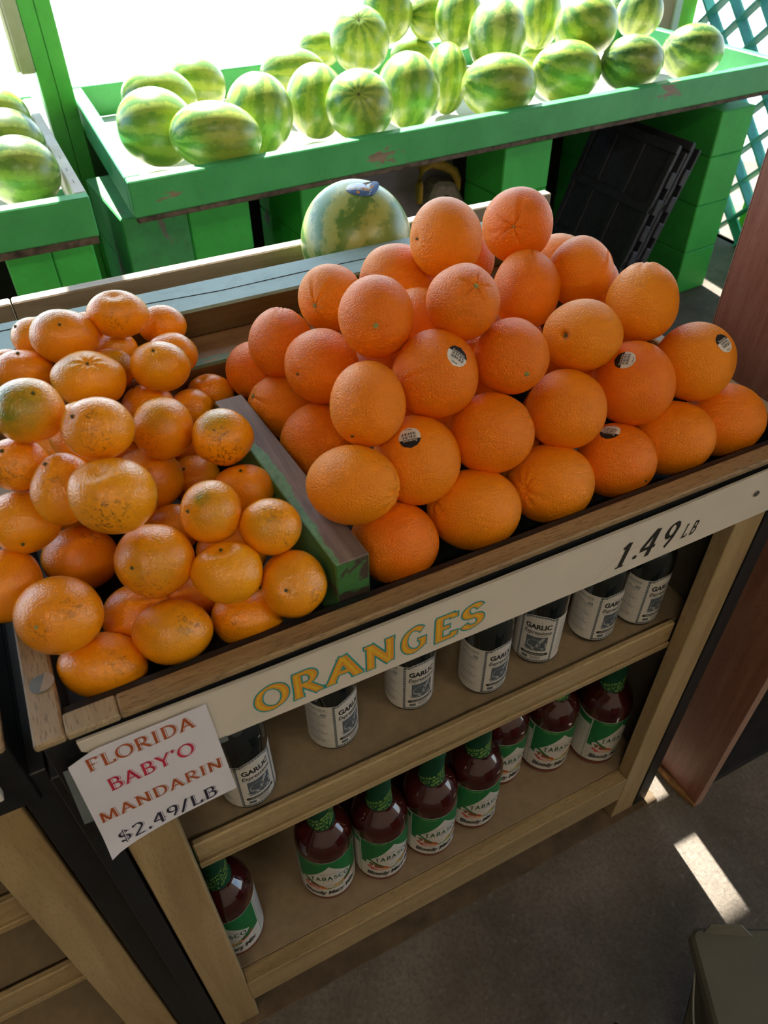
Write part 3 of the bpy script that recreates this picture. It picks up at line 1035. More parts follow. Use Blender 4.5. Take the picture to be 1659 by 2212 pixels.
TR_ = .0440
def make_mix():
    t = thing('bloody_mary_bottle', '', 'bottle')
    mb = MB()
    mb.lathe([(.036, 0), (.0415, .002), (.0435, .008), (TR_, .014)], seg=48, cap=True)
    mb.build('bottle_base', M['red_low'], t, smooth=True)
    mb = MB()
    mb.lathe([(TR_, .014), (TR_, .152), (.0432, .161), (.0400, .172), (.0335, .182), (.0255, .190), (.0205, .196), (.0180, .206), (.0168, .262), (.0172, .264)], seg=48)
    mb.build('bottle_body', M['red_mix'], t, smooth=True, ang=1.0)
    prof = [(.0208, .1975), (.0196, .204), (.0186, .215), (.0178, .262), (.0196, .264), (.0196, .290), (.0180, .292), (.003, .2925)]
    mb = MB(); mb.lathe(prof, seg=36)
    slv = mb.build('neck_sleeve', M['lab_dkgreen'], t, smooth=True, ang=.8)
    def neck(u, v):
        r = np.interp(v, [.1975, .204, .215, .262], [.0208, .0196, .0186, .0178]) + .0003
        a = u / .019
        return (r * math.sin(a), -r * math.cos(a), v)
    tx = []
    for k in range(4):
        base = sans('EXTRA SPICY EXTRA SPICY', 0, 0, .0062, .105, 0, .02)
        tx += [[(-.085 + k * .022 + u, .186 + k * .0060 + u * .72 + v - .022) for u, v in p] for p in base]
    tx = [p for p in tx if all(.199 < v < .261 for u, v in p)]
    part('lettering', M['lab_lime'], tx, neck, slv)
    v0, v1 = .018, .142
    n = 56
    half = TR_ * 2.9
    lab = part('label', M['lab_white2'], [[(-half + 2 * half * i / n, v0), (-half + 2 * half * (i + 1) / n, v0), (-half + 2 * half * (i + 1) / n, v1), (-half + 2 * half * i / n, v1)] for i in range(n)], wrap(TR_), t)
    fw = .0540
    # green field over the white foot of the label: its lower edge swings down at both sides
    g = []
    edge = lambda u: .060 - .005 * math.cos(u / fw * PI)
    for i in range(30):
        a = -fw + 2 * fw * i / 30; b = -fw + 2 * fw * (i + 1) / 30
        g.append([(a, edge(a)), (b, edge(b)), (b, v1 - .001), (a, v1 - .001)])
    part('label_field', M['lab_green'], g, wrap(TR_, 1), lab)
    # white lozenge with the name
    loz = [[(-.037, .083), (0, .062), (0, .128)], [(.037, .083), (0, .128), (0, .062)]]
    dd = []
    for s_ in (-1, 1):
        for i in range(8):
            a, b = i / 8, (i + 1) / 8
            lo = lambda q: .050 + (.083 - .050) * q ** 1.3
            hi = lambda q: .128 - (.128 - .083) * q ** .9
            dd.append([(s_ * .038 * a, lo(a)), (s_ * .038 * b, lo(b)), (s_ * .038 * b, hi(b) + .0002), (s_ * .038 * a, hi(a))][::s_])
    part('label_lozenge', M['lab_white2'], dd, wrap(TR_, 2), lab)
    words = nib_text('TABASCO', 0, 0, .0125, .0620, 0, .13, .22, .3, 0, .16)
    words = [[(u - .0310, v + .0815 - 6.0 * (u - .0310) ** 2) for u, v in p] for p in words]
    part('lettering', M['lab_dkgreen'], words, wrap(TR_, 3), lab)
    sm = sans('McILHENNY CO.', 0, 0, .0034, .030, 0, 0)
    sm = [[(u - .0150, v + .1010 - 14 * (u - .0150) ** 2) for u, v in p] for p in sm]
    sm2 = sans('BRAND', -.006, .0755, .0030, .012)
    part('lettering', M['lab_brown'], sm + sm2, wrap(TR_, 3), lab)
    # peppers and spoon under the lozenge
    part('pepper_print', M['lab_brown'], [[(-.036, .074), (-.014, .056), (-.020, .055), (-.040, .060)]] + oval(.018, .060, .012, .0035, .3), wrap(TR_, 3), lab)
    part('pepper_print', M['lab_red'], oval(-.0270, .0570, .0170, .0056, -.05) + oval(-.0230, .0520, .0160, .0044, .05) + oval(.0300, .0640, .0130, .0040, .5), wrap(TR_, 4), lab)
    part('pepper_print', M['lab_yellow'], oval(-.0020, .0565, .0170, .0052, .10) + oval(.0130, .0600, .0100, .0036, .3), wrap(TR_, 5), lab)
    part('spoon_print', M['lab_white2'], oval(-.0385, .0680, .0062, .0105, .45), wrap(TR_, 4), lab)
    part('pepper_print', M['lab_green'], oval(.0060, .0515, .0160, .0018, .12), wrap(TR_, 5), lab)
    bl = sans('Bloody Mary Mix', 0, 0, .0120, .0880, .12, .035)
    bl = [[(u - .0450, v + .0285 + 1.5 * max(0, u - .02) ** 2) for u, v in p] for p in bl]
    part('lettering', M['lab_black'], bl, wrap(TR_, 3), lab)
    part('lettering', M['lab_lime'], sans('EXTRA SPICY', -.0380, .1340, .0032, .026, 0, .01), wrap(TR_, 2), lab)
    part('side_frame', M['lab_green'], rect(-.0570, -.0562, v0 + .002, v1 - .002) + rect(-.090, -.0562, v1 - .020, v1 - .004) + rect(.0562, .0570, v0 + .002, v1 - .002), wrap(TR_, 1), lab)
    tx = []
    for i in range(18):
        w = .026 - .006 * ((i * 5) % 3) / 3
        tx += rect(-.0870, -.0870 + w, .112 - i * .0050, .1131 - i * .0050) + rect(.0600, .0600 + w, .130 - i * .0058, .1311 - i * .0058)
    part('small_print', M['lab_pale'], tx, wrap(TR_, 1), lab)
    return t

gb = make_garlic()
GA = [(.1360, .0735, 14, 'dark vinaigrette bottle nearest the paper price sheet, half behind it'),
      (.2585, .0975, 26, 'dark vinaigrette bottle under the R of ORANGES, turned to show its nutrition panel'),
      (.3720, .1030, 2, 'dark vinaigrette bottle under the N and G of ORANGES, standing alone'),
      (.4725, .0800, 8, 'dark vinaigrette bottle under the blank stretch after ORANGES, left of a close pair of bottles'),
      (.5660, .0880, -42, 'dark vinaigrette bottle with its label turned so the end of GARLIC shows'),
      (.6600, .0830, 4, 'dark vinaigrette bottle under the 1 of the price, second from the far stile'),
      (.7370, .0770, 4, 'dark vinaigrette bottle under the 9 of the price, nearest the far stile')]
for i, (x, y, r, lab) in enumerate(GA):
    o = gb if i == 0 else copy_tree(gb)
    o.location = (x, y, .5595)
    o.rotation_euler = (0, 0, math.radians(r))
    o['label'] = lab
    o['group'] = 'vinaigrette bottles on the upper shelf'
tb = make_mix()
TA = [(.0620, .0830, -24, 'red bloody mary bottle standing apart, partly behind the near oak stile'),
      (.2240, .0935, -14, 'red bloody mary bottle, first of the long row after the gap'),
      (.3130, .0815, 4, 'red bloody mary bottle, second of the long row after the gap'),
      (.4018, .0790, 2, 'red bloody mary bottle, third of the long row after the gap'),
      (.4900, .0860, 2, 'red bloody mary bottle, fourth of the row, in front of one set further back'),
      (.5730, .1320, 2, 'red bloody mary bottle set further back, its label half hidden by its neighbour'),
      (.6640, .1140, -6, 'red bloody mary bottle, last but one before the far stile'),
      (.7560, .0860, 6, 'red bloody mary bottle against the far stile, with a bright streak on its label')]
for i, (x, y, r, lab) in enumerate(TA):
    o = tb if i == 0 else copy_tree(tb)
    o.location = (x, y, .1540)
    o.rotation_euler = (0, 0, math.radians(r))
    o['label'] = lab
    o['group'] = 'bloody mary bottles on the lower shelf'
o = copy_tree(tb)
o.location = (-.170, .095, .5985); o.rotation_euler = (0, 0, .4); o.scale = (.78, .78, .78)
o['label'] = 'green sleeved bottle on the neighbouring cabinet shelf, cut by the edge'
del o['group']


# ================================================================ FRUIT
AX, AY, AZ = Vector(CR[0]), -Vector(CR[1]), -Vector(CR[2])      # directions used to turn each fruit: across, up, towards the aisle
CAMB = np.array([AX, AY, AZ])
VIS = {'O1': [0.5127, 0.2951, 1.0841, 0.0421, 0.93], 'O2': [0.6396, 0.3379, 1.0613, 0.0437, 0.97], 'O3': [0.473, 0.3377, 1.0253, 0.0433, 1.03], 'O4': [0.3948, 0.3545, 1.0141, 0.0386, 1.0], 'O5': [0.3766, 0.194, 1.0693, 0.0383, 0.93], 'O6': [0.458, 0.167, 1.0775, 0.0363, 0.98], 'O7': [0.4973, 0.3533, 0.9486, 0.0414, 1.0], 'O8': [0.318, 0.322, 0.9919, 0.038, 0.96], 'O9': [0.2943, 0.3633, 0.9405, 0.0346, 1.0], 'O10': [0.3374, 0.2494, 0.9955, 0.0397, 1.0], 'O11': [0.2997, 0.2954, 0.9265, 0.0376, 1.0], 'O12': [0.4139, 0.1391, 1.0235, 0.0428, 0.98], 'O13': [0.333, 0.1252, 1.0223, 0.0379, 0.9], 'O14': [0.4966, 0.1308, 1.0255, 0.0379, 0.98], 'O15': [0.6158, 0.274, 1.0094, 0.0434, 0.86], 'O16': [0.6975, 0.2763, 1.0139, 0.041, 0.93], 'O17': [0.7204, 0.3472, 0.9909, 0.0395, 1.0], 'O18': [0.7854, 0.3527, 0.9483, 0.041, 1.0], 'O19': [0.6933, 0.162, 1.0249, 0.0413, 0.92], 'O20': [0.5921, 0.1378, 1.0215, 0.0395, 1.09], 'O21': [0.6416, 0.099, 0.9692, 0.0452, 0.98], 'O22': [0.7312, 0.1004, 0.9716, 0.0441, 1.0], 'O23': [0.5514, 0.0979, 0.9642, 0.0424, 0.99], 'O24': [0.4584, 0.0977, 0.9648, 0.0424, 1.04], 'O25': [0.7699, 0.0667, 0.9002, 0.0454, 1.09], 'O26': [0.6873, 0.0651, 0.9024, 0.0452, 1.11], 'O27': [0.6044, 0.0625, 0.9014, 0.0425, 1.07], 'O28': [0.5183, 0.0642, 0.8995, 0.0445, 1.09], 'O29': [0.4225, 0.0642, 0.9025, 0.0451, 1.14], 'O30': [0.295, 0.0806, 0.9718, 0.0403, 1.17], 'O31': [0.3731, 0.1002, 0.9592, 0.0439, 0.98], 'O32': [0.3292, 0.0627, 0.8981, 0.0424, 1.08], 'O33': [0.3127, 0.2207, 0.9211, 0.0409, 0.93], 'O34': [0.6182, 0.4193, 0.9902, 0.0413, 1.0], 'O36': [0.4372, 0.3025, 0.93, 0.0419, 1.0], 'O37': [0.6596, 0.2547, 0.8964, 0.0412, 1.0], 'M1': [0.1612, 0.4031, 1.0277, 0.0293, 1.32], 'M2': [0.2097, 0.4355, 0.9868, 0.0258, 1.24], 'M3': [0.1003, 0.3957, 1.0192, 0.0323, 1.24], 'M4': [0.071, 0.4446, 1.0026, 0.0234, 1.14], 'M5': [0.1284, 0.4461, 0.9978, 0.0208, 1.17], 'M6': [0.1505, 0.4155, 0.9804, 0.0223, 1.21], 'M7': [0.1358, 0.3722, 0.9817, 0.025, 1.23], 'M8': [0.1829, 0.3264, 0.9972, 0.0292, 1.19], 'M9': [0.2065, 0.3861, 0.9746, 0.0269, 1.2], 'M10': [0.1094, 0.3264, 1.0019, 0.0333, 1.26], 'M11': [0.0495, 0.4006, 0.9877, 0.0278, 1.44], 'M12': [0.0361, 0.4425, 0.9794, 0.0185, 1.4], 'M13': [0.0527, 0.1826, 1.0686, 0.0278, 1.09], 'M14': [0.0996, 0.1417, 1.0621, 0.027, 1.12], 'M15': [0.1609, 0.3333, 0.947, 0.0278, 1.08], 'M16': [0.1604, 0.2435, 0.9759, 0.0308, 0.91], 'M17': [0.2073, 0.3353, 0.93, 0.0234, 1.09], 'M18': [0.2383, 0.3694, 0.9222, 0.0249, 1.25], 'M19': [0.2094, 0.2053, 0.9739, 0.0295, 1.06], 'M20': [0.0293, 0.1781, 1.0245, 0.0243, 1.14], 'M21': [0.059, 0.1389, 1.0148, 0.0275, 0.86], 'M22': [0.0935, 0.0942, 1.0291, 0.0326, 1.13], 'M23': [0.1336, 0.246, 0.9181, 0.035, 1.06], 'M24': [0.1832, 0.2615, 0.8844, 0.0289, 0.93], 'M25': [0.2143, 0.1698, 0.9299, 0.0283, 1.18], 'M26': [0.1662, 0.0977, 0.9785, 0.0272, 0.94], 'M27': [0.2102, 0.0712, 0.9634, 0.0265, 1.08], 'M28': [0.017, 0.1589, 0.9791, 0.0292, 1.15], 'M29': [0.0467, 0.1915, 0.8897, 0.0343, 1.14], 'M30': [0.1079, 0.0827, 0.9581, 0.0327, 1.04], 'M31': [0.1618, 0.0544, 0.9448, 0.0293, 1.15], 'M32': [0.2143, 0.0374, 0.9196, 0.0303, 0.95], 'M33': [-0.0137, 0.1359, 0.9338, 0.0319, 0.93], 'M34': [0.0237, 0.0697, 0.9455, 0.0332, 1.11], 'M35': [0.0804, 0.0916, 0.8904, 0.0307, 1.07], 'M36': [0.1036, 0.04400000000000001, 0.9072, 0.0312, 1.19], 'M37': [0.1697, 0.0493, 0.8848, 0.03, 1.22], 'M38': [0.0412, 0.0514, 0.8892, 0.0327, 1.31], 'M39': [0.1316, 0.1007, 0.8799, 0.0242, 1.2], 'M40': [0.1401, 0.1944, 0.8884, 0.0267, 1.15], 'M42': [0.0543, 0.3644, 0.9103, 0.0282, 1.08], 'M43': [0.137, 0.3619, 0.8832, 0.0275, 1.08], 'M44': [0.2005, 0.3171, 0.8824, 0.0267, 1.04]}
FILL = [['O', 0.41, 0.154, 0.901, 0.042], ['O', 0.748, 0.193, 0.899, 0.042], ['O', 0.597, 0.162, 0.903, 0.042], ['O', 0.747, 0.295, 0.9, 0.042], ['O', 0.468, 0.216, 0.901, 0.042], ['O', 0.517, 0.283, 0.901, 0.042], ['O', 0.361, 0.346, 0.901, 0.042], ['O', 0.651, 0.336, 0.903, 0.042], ['O', 0.508, 0.144, 0.903, 0.042], ['O', 0.677, 0.174, 0.936, 0.042], ['O', 0.394, 0.226, 0.937, 0.042], ['O', 0.575, 0.33, 0.939, 0.042], ['O', 0.581, 0.246, 0.939, 0.042], ['O', 0.516, 0.205, 0.971, 0.042], ['O', 0.755, 0.221, 0.984, 0.042], ['O', 0.453, 0.245, 1.015, 0.042], ['M', 0.062, 0.27, 0.891, 0.033], ['M', 0.183, 0.131, 0.891, 0.033], ['M', 0.11, 0.312, 0.899, 0.033], ['M', 0.057, 0.23, 0.944, 0.033], ['M', 0.059, 0.312, 0.946, 0.033], ['M', 0.098, 0.179, 0.955, 0.033], ['M', 0.09, 0.235, 0.999, 0.033]]

def turn(pole):
    """3x3 taking +Z to the given direction (across, up, towards)"""
    p = AX * pole[0] + AY * pole[1] + AZ * pole[2]
    p.normalize()
    q = p.to_track_quat('Z', 'Y')
    return np.array(q.to_matrix())

def fruit_mesh(name, R, aspect, pole, feat, rng, nla=38, nlo=52, green=None, scar=None, lump=.012):
    th = PI * (np.linspace(0, 1, nla + 1)) ** 1.25
    ph = np.linspace(0, 2 * PI, nlo, endpoint=False)
    T, P = np.meshgrid(th, ph, indexing='ij')
    x = np.sin(T) * np.cos(P); y = np.sin(T) * np.sin(P); z = np.cos(T)
    r = np.ones_like(T)
    for _ in range(4):
        k = rng.normal(size=3); k /= np.linalg.norm(k)
        r += lump * rng.uniform(-1, 1) * np.cos(rng.uniform(1.5, 3.2) * (k[0] * x + k[1] * y + k[2] * z) * 2 + rng.uniform(0, 6))
    f0 = rng.uniform(0, 6)
    if 'dent' in feat:
        r -= .16 * np.exp(-(T / .30) ** 2)
    if 'stem' in feat or 'dot' in feat:
        r -= .045 * np.exp(-(T / .15) ** 2)
    if 'star' in feat:
        g = np.maximum(0, np.cos(5 * P + f0 + .6 * np.sin(2 * P))) ** 8
        r -= .070 * g * np.exp(-((T - .22) / .22) ** 2) + .05 * np.exp(-(T / .09) ** 2)
        r += .012 * np.exp(-((T - .3) / .2) ** 2)
    if 'wrinkle' in feat:
        g = np.cos(9 * P + f0 + 1.2 * np.sin(2 * P + f0))
        r += .018 * g * np.exp(-((T - .30) / .22) ** 2) - .06 * np.exp(-(T / .12) ** 2)
    if 'seam' in feat:
        for a in feat['seam']:
            dphi = (P - math.radians(a) + PI) % (2 * PI) - PI
            wd = np.maximum(.05, .10 - .03 * T)
            r -= .042 * np.exp(-(dphi / wd) ** 2) * np.exp(-(T / 1.0) ** 3) * (T > .03)
            r += .012 * np.exp(-((dphi - .2) / .2) ** 2) * np.exp(-(T / .9) ** 3)
    if 'hole' in feat:
        r -= .12 * np.exp(-(T / .10) ** 2)
    if 'ring' in feat:
        r -= .02 * np.exp(-((T - .28) / .07) ** 2)
    V = np.stack([x, y, z], -1) * r[..., None]
    B = turn(pole)
    W = V.reshape(-1, 3) @ B.T                                  # world directions
    sx, sy = math.sqrt(aspect), 1 / math.sqrt(aspect)
    L = W @ CAMB.T
    L[:, 0] *= sx; L[:, 1] *= sy
    W = (L @ CAMB) * R
    n = nlo
    idx = np.arange((nla + 1) * n).reshape(nla + 1, n)
    a = idx[:-1]; b = idx[1:]
    F = np.stack([a, b, np.roll(b, -1, 1), np.roll(a, -1, 1)], -1).reshape(-1, 4)
    me = bpy.data.meshes.new(name)
    me.from_pydata(W.tolist(), [], F.tolist())
    bm = bmesh.new(); bm.from_mesh(me)
    bmesh.ops.remove_doubles(bm, verts=bm.verts, dist=1e-6)
    for f in bm.faces:
        f.smooth = True
    bmesh.ops.recalc_face_normals(bm, faces=bm.faces)
    bm.to_mesh(me); bm.free()
    def spot(lst):
        co = np.empty(len(me.vertices) * 3); me.vertices.foreach_get('co', co)
        u = (co.reshape(-1, 3) / R) @ CAMB.T
        u /= np.linalg.norm(u, axis=1)[:, None]
        val = np.zeros(len(u))
        for (dx, dy, dz, rad, st) in lst:
            c = np.array([dx, dy, dz]); c /= np.linalg.norm(c)
            ang = np.arccos(np.clip(u @ c, -1, 1))
            val = np.maximum(val, st * np.clip(1.4 - ang / rad, 0, 1))
        return val
    for nm, lst in (('green', green), ('scar', scar)):
        at = me.attributes.new(nm, 'FLOAT', 'POINT')
        if lst:
            at.data.foreach_set('value', spot(lst))
    return me

def surf(me, R, d):
    """point and normal on a fruit along the direction d (across, up, towards)"""
    dd = AX * d[0] + AY * d[1] + AZ * d[2]
    dd.normalize()
    best = max(me.vertices, key=lambda v: v.co.normalized().dot(dd))
    return best.co.copy(), dd

def dirp(dx, dy):
    q = dx * dx + dy * dy
    if q > .96:
        s = math.sqrt(.96 / q); dx *= s; dy *= s; q = .96
    return (dx, dy, math.sqrt(1 - q))

def put_stem(o, R, pole, mat, size, star=True):
    me = o.data
    p, dd = surf(me, R, pole)
    mb = MB()
    q = dd.to_track_quat('Z', 'Y').to_matrix()
    n = 10
    pts = []
    for k in range(n):
        rr = size * (1 if (k % 2 == 0 or not star) else .62)
        pts.append(p + q @ Vector((rr * math.cos(2 * PI * k / n), rr * math.sin(2 * PI * k / n), -.0004)))
    org = o.location
    mb.prism([org + v for v in pts], dd * .0012)
    mb.disc(org + p + dd * .0006, size * .45, dd, .0014, 8)
    mb.build('stem', mat, o)

def put_sticker(o, R, d, rot, words):
    """round price sticker lying on the peel"""
    me = o.data
    dd = AX * d[0] + AY * d[1] + AZ * d[2]; dd.normalize()
    # local frame: across / up on the peel, rolled by rot
    ux = (AX - dd * AX.dot(dd)).normalized()
    uy = dd.cross(ux)
    c, s_ = math.cos(rot), math.sin(rot)
    ex, ey = ux * c + uy * s_, uy * c - ux * s_
    from mathutils.bvhtree import BVHTree
    bv = BVHTree.FromPolygons([v.co for v in me.vertices], [p.vertices[:] for p in me.polygons])
    base, _n, _i, _d = bv.ray_cast(dd * R * 2, -dd)
    def fn(k):
        def g(u, v):
            st = base + ex * u + ey * v + dd * .012
            h, nn, i_, ds = bv.ray_cast(st, -dd)
            if h is None:
                h = base + ex * u + ey * v
            return o.location + h + dd * (.00045 + .00012 * k)
        return g
    A, Bq = .0105, .0115
    full, top = [], []
    ns = 10
    for i in range(ns):
        v0 = -1 + 2 * i / ns; v1 = -1 + 2 * (i + 1) / ns
        w0 = math.sqrt(max(0, 1 - v0 * v0)); w1 = math.sqrt(max(0, 1 - v1 * v1))
        for j in range(5):
            a, b = -1 + 2 * j / 5, -1 + 2 * (j + 1) / 5
            q = [(A * w0 * a, Bq * v0), (A * w0 * b, Bq * v0), (A * w1 * b, Bq * v1), (A * w1 * a, Bq * v1)]
            (top if v0 >= .19 else full).append(q)
    mb = MB(); mb.tris2d(full, fn(0)); 
    st = mb.build('sticker', M['stick_white'], o, recalc=False)
    mb = MB(); mb.tris2d(top, fn(0)); mb.build('sticker_band', M['stick_black'], st, recalc=False)
    mb = MB(); mb.tris2d(sans('Suntreat', -.0068, .0030, .0024, .0136, 0, .01), fn(1)); mb.build('lettering', M['stick_white'], st, recalc=False)['kind'] = 'stuff'
    pr = sans('Navel', -.0030, -.0092, .0018, .0060, 0, .01)
    x = -.0062
    k = 0
    while x < .0060:
        w = (.0004, .0008, .0005, .0011)[k % 4]
        pr += rect(x, x + w, -.0012 + .0002 * (k % 3), .0016) + rect(x + .0002, x + .0002 + w, -.0048, -.0018)
        x += w + (.0006, .0004, .0009)[k % 3]; k += 1
    pr += [[(.0078 - v, u - .0045) for u, v in p] for p in sans('4012', 0, 0, .0018, .0062)]
    mb = MB(); mb.tris2d(pr, fn(1)); mb.build('lettering', M['stick_black'], st, recalc=False)['kind'] = 'stuff'

ORANGE = 'navel oranges heaped in the tray'
OI = {   # name: (pole, features, stem material or None, sticker (dx, dy, roll), label)
 'O1': ((-.82, -.2), {'dot': 1}, 'stem', None, 'round navel orange on the very top of the pile, tiny slit low on its side'),
 'O2': ((-.26, -.37), {'star': 1, 'seam': [80, 200]}, None, None, 'topmost navel orange nearest the folded black crates, a long seam running down to its navel'),
 'O3': ((0, .3), {}, None, None, 'smooth navel orange tucked behind and below the slit one on top'),
 'O4': ((-.42, -.44), {'stem': 1, 'seam': [60, 110, 300]}, 'stem_pale', None, 'navel orange against the teal beam with two seams running up from a green stem'),
 'O5': ((0, -.44), {'stem': 1}, 'stem_pale', None, 'large reddish navel orange high on the pile with a pale green stem facing out'),
 'O6': ((.25, .17), {'star': 1}, 'stem_pale', None, 'navel orange high on the pile showing a star-shaped navel on its face'),
 'O7': ((0, 0), {}, None, None, 'shadowed navel orange glimpsed between the green-stemmed one and the star-navel one'),
 'O8': ((.1, .93), {'wrinkle': 1}, None, None, 'navel orange with a crease on its crown, against the wooden ledge'),
 'O9': ((-.3, .3), {}, None, None, 'small navel orange at the end of the pile, against the ledge behind the divider'),
 'O10': ((-.6, -.36), {'dot': 1}, 'stem', None, 'smooth navel orange with a yellowish dimple, above the one with the seamed stem end'),
 'O11': ((-.78, .27), {'stem': 1, 'seam': [20, 150, 260]}, 'stem_pale', None, 'navel orange beside the divider with its seamed stem end turned to the mandarins'),
 'O12': ((-.8, -.2), {'seam': [40]}, None, (.42, .26, -.45), 'big navel orange in the middle of the pile with an upright black and white sticker'),
 'O13': ((-.36, -.82), {'dot': 1}, 'stem', None, 'pebbly navel orange standing proud in front of the pile, dimple underneath'),
 'O14': ((.29, -.6), {'stem': 1}, 'stem_pale', None, 'navel orange with a pale stem button low on it, beside the big stickered one'),
 'O15': ((.1, .9), {'seam': [100]}, None, None, 'deep orange navel orange below the topmost seamed one'),
 'O16': ((.7, .5), {'seam': [180, 240]}, None, None, 'navel orange with a curved seam on its shoulder, in front of the black crates'),
 'O17': ((0, 0), {}, None, None, 'navel orange peeping out behind the topmost seamed one'),
 'O18': ((0, 0), {}, None, None, 'navel orange showing only a sliver behind the one with the curved seam'),
 'O19': ((-.05, .92), {'wrinkle': 1}, None, None, 'tall navel orange with a wrinkled crown, high at the end by the red-brown panel'),
 'O20': ((-.65, -.17), {'hole': 1}, None, None, 'navel orange with a dark scarred hole in its side'),
 'O21': ((.2, .9), {}, None, (-.45, .43, 1.15), 'navel orange with a sticker half turned away on its upper edge'),
 'O22': ((.5, -.5), {}, None, (.36, .28, .65), 'navel orange near the red-brown panel with a sticker tilted on its face'),
 'O23': ((0, .2), {}, None, None, 'smooth bright navel orange in the second row, no sticker'),
 'O24': ((.88, .40), {'star': 1}, None, None, 'navel orange in the second row with its navel at one edge'),
 'O25': ((.78, -.58), {'dot': 1}, 'stem', None, 'last navel orange of the front row, beside the red-brown panel'),
 'O26': ((0, .5), {'ring': 1}, None, None, 'plain navel orange in the front row, last but one towards the red-brown panel'),
 'O27': ((.65, -.57), {'dot': 1}, 'stem', (-.33, .70, 2.5), 'front row navel orange with a sticker tucked under its neighbour'),
 'O28': ((-.72, -.17), {'wrinkle': 1}, None, None, 'front row navel orange with a puckered navel at one side, above the end of ORANGES'),
 'O29': ((-.88, .25), {'wrinkle': 1}, None, None, 'broad front row navel orange with a knobbly wrinkled end'),
 'O30': ((.93, -.22), {'wrinkle': 1}, None, None, 'large yellow-orange navel orange lying on the divider end, puckered navel at its tip'),
 'O31': ((.88, 0), {'ring': 1}, None, (-.19, .43, 3.25), 'large navel orange with an upside-down sticker'),
 'O32': ((0, .8), {}, None, None, 'first navel orange of the front row, wedged beside the end of the divider'),
 'O33': ((.2, .3), {}, None, None, 'navel orange leaning on the divider, under the pebbly one'),
 'O34': ((0, 0), {}, None, None, 'navel orange glimpsed between the two topmost ones'),
 'O36': ((0, 0), {}, None, None, 'shadowed navel orange deep behind the pebbly one'),
 'O37': ((0, 0), {}, None, None, 'navel orange deep in the gap below the one with the scarred hole'),
}
MAND = 'mandarins heaped in the tray'
gA = [(-.1, .1, 1, .9, 1.0)]
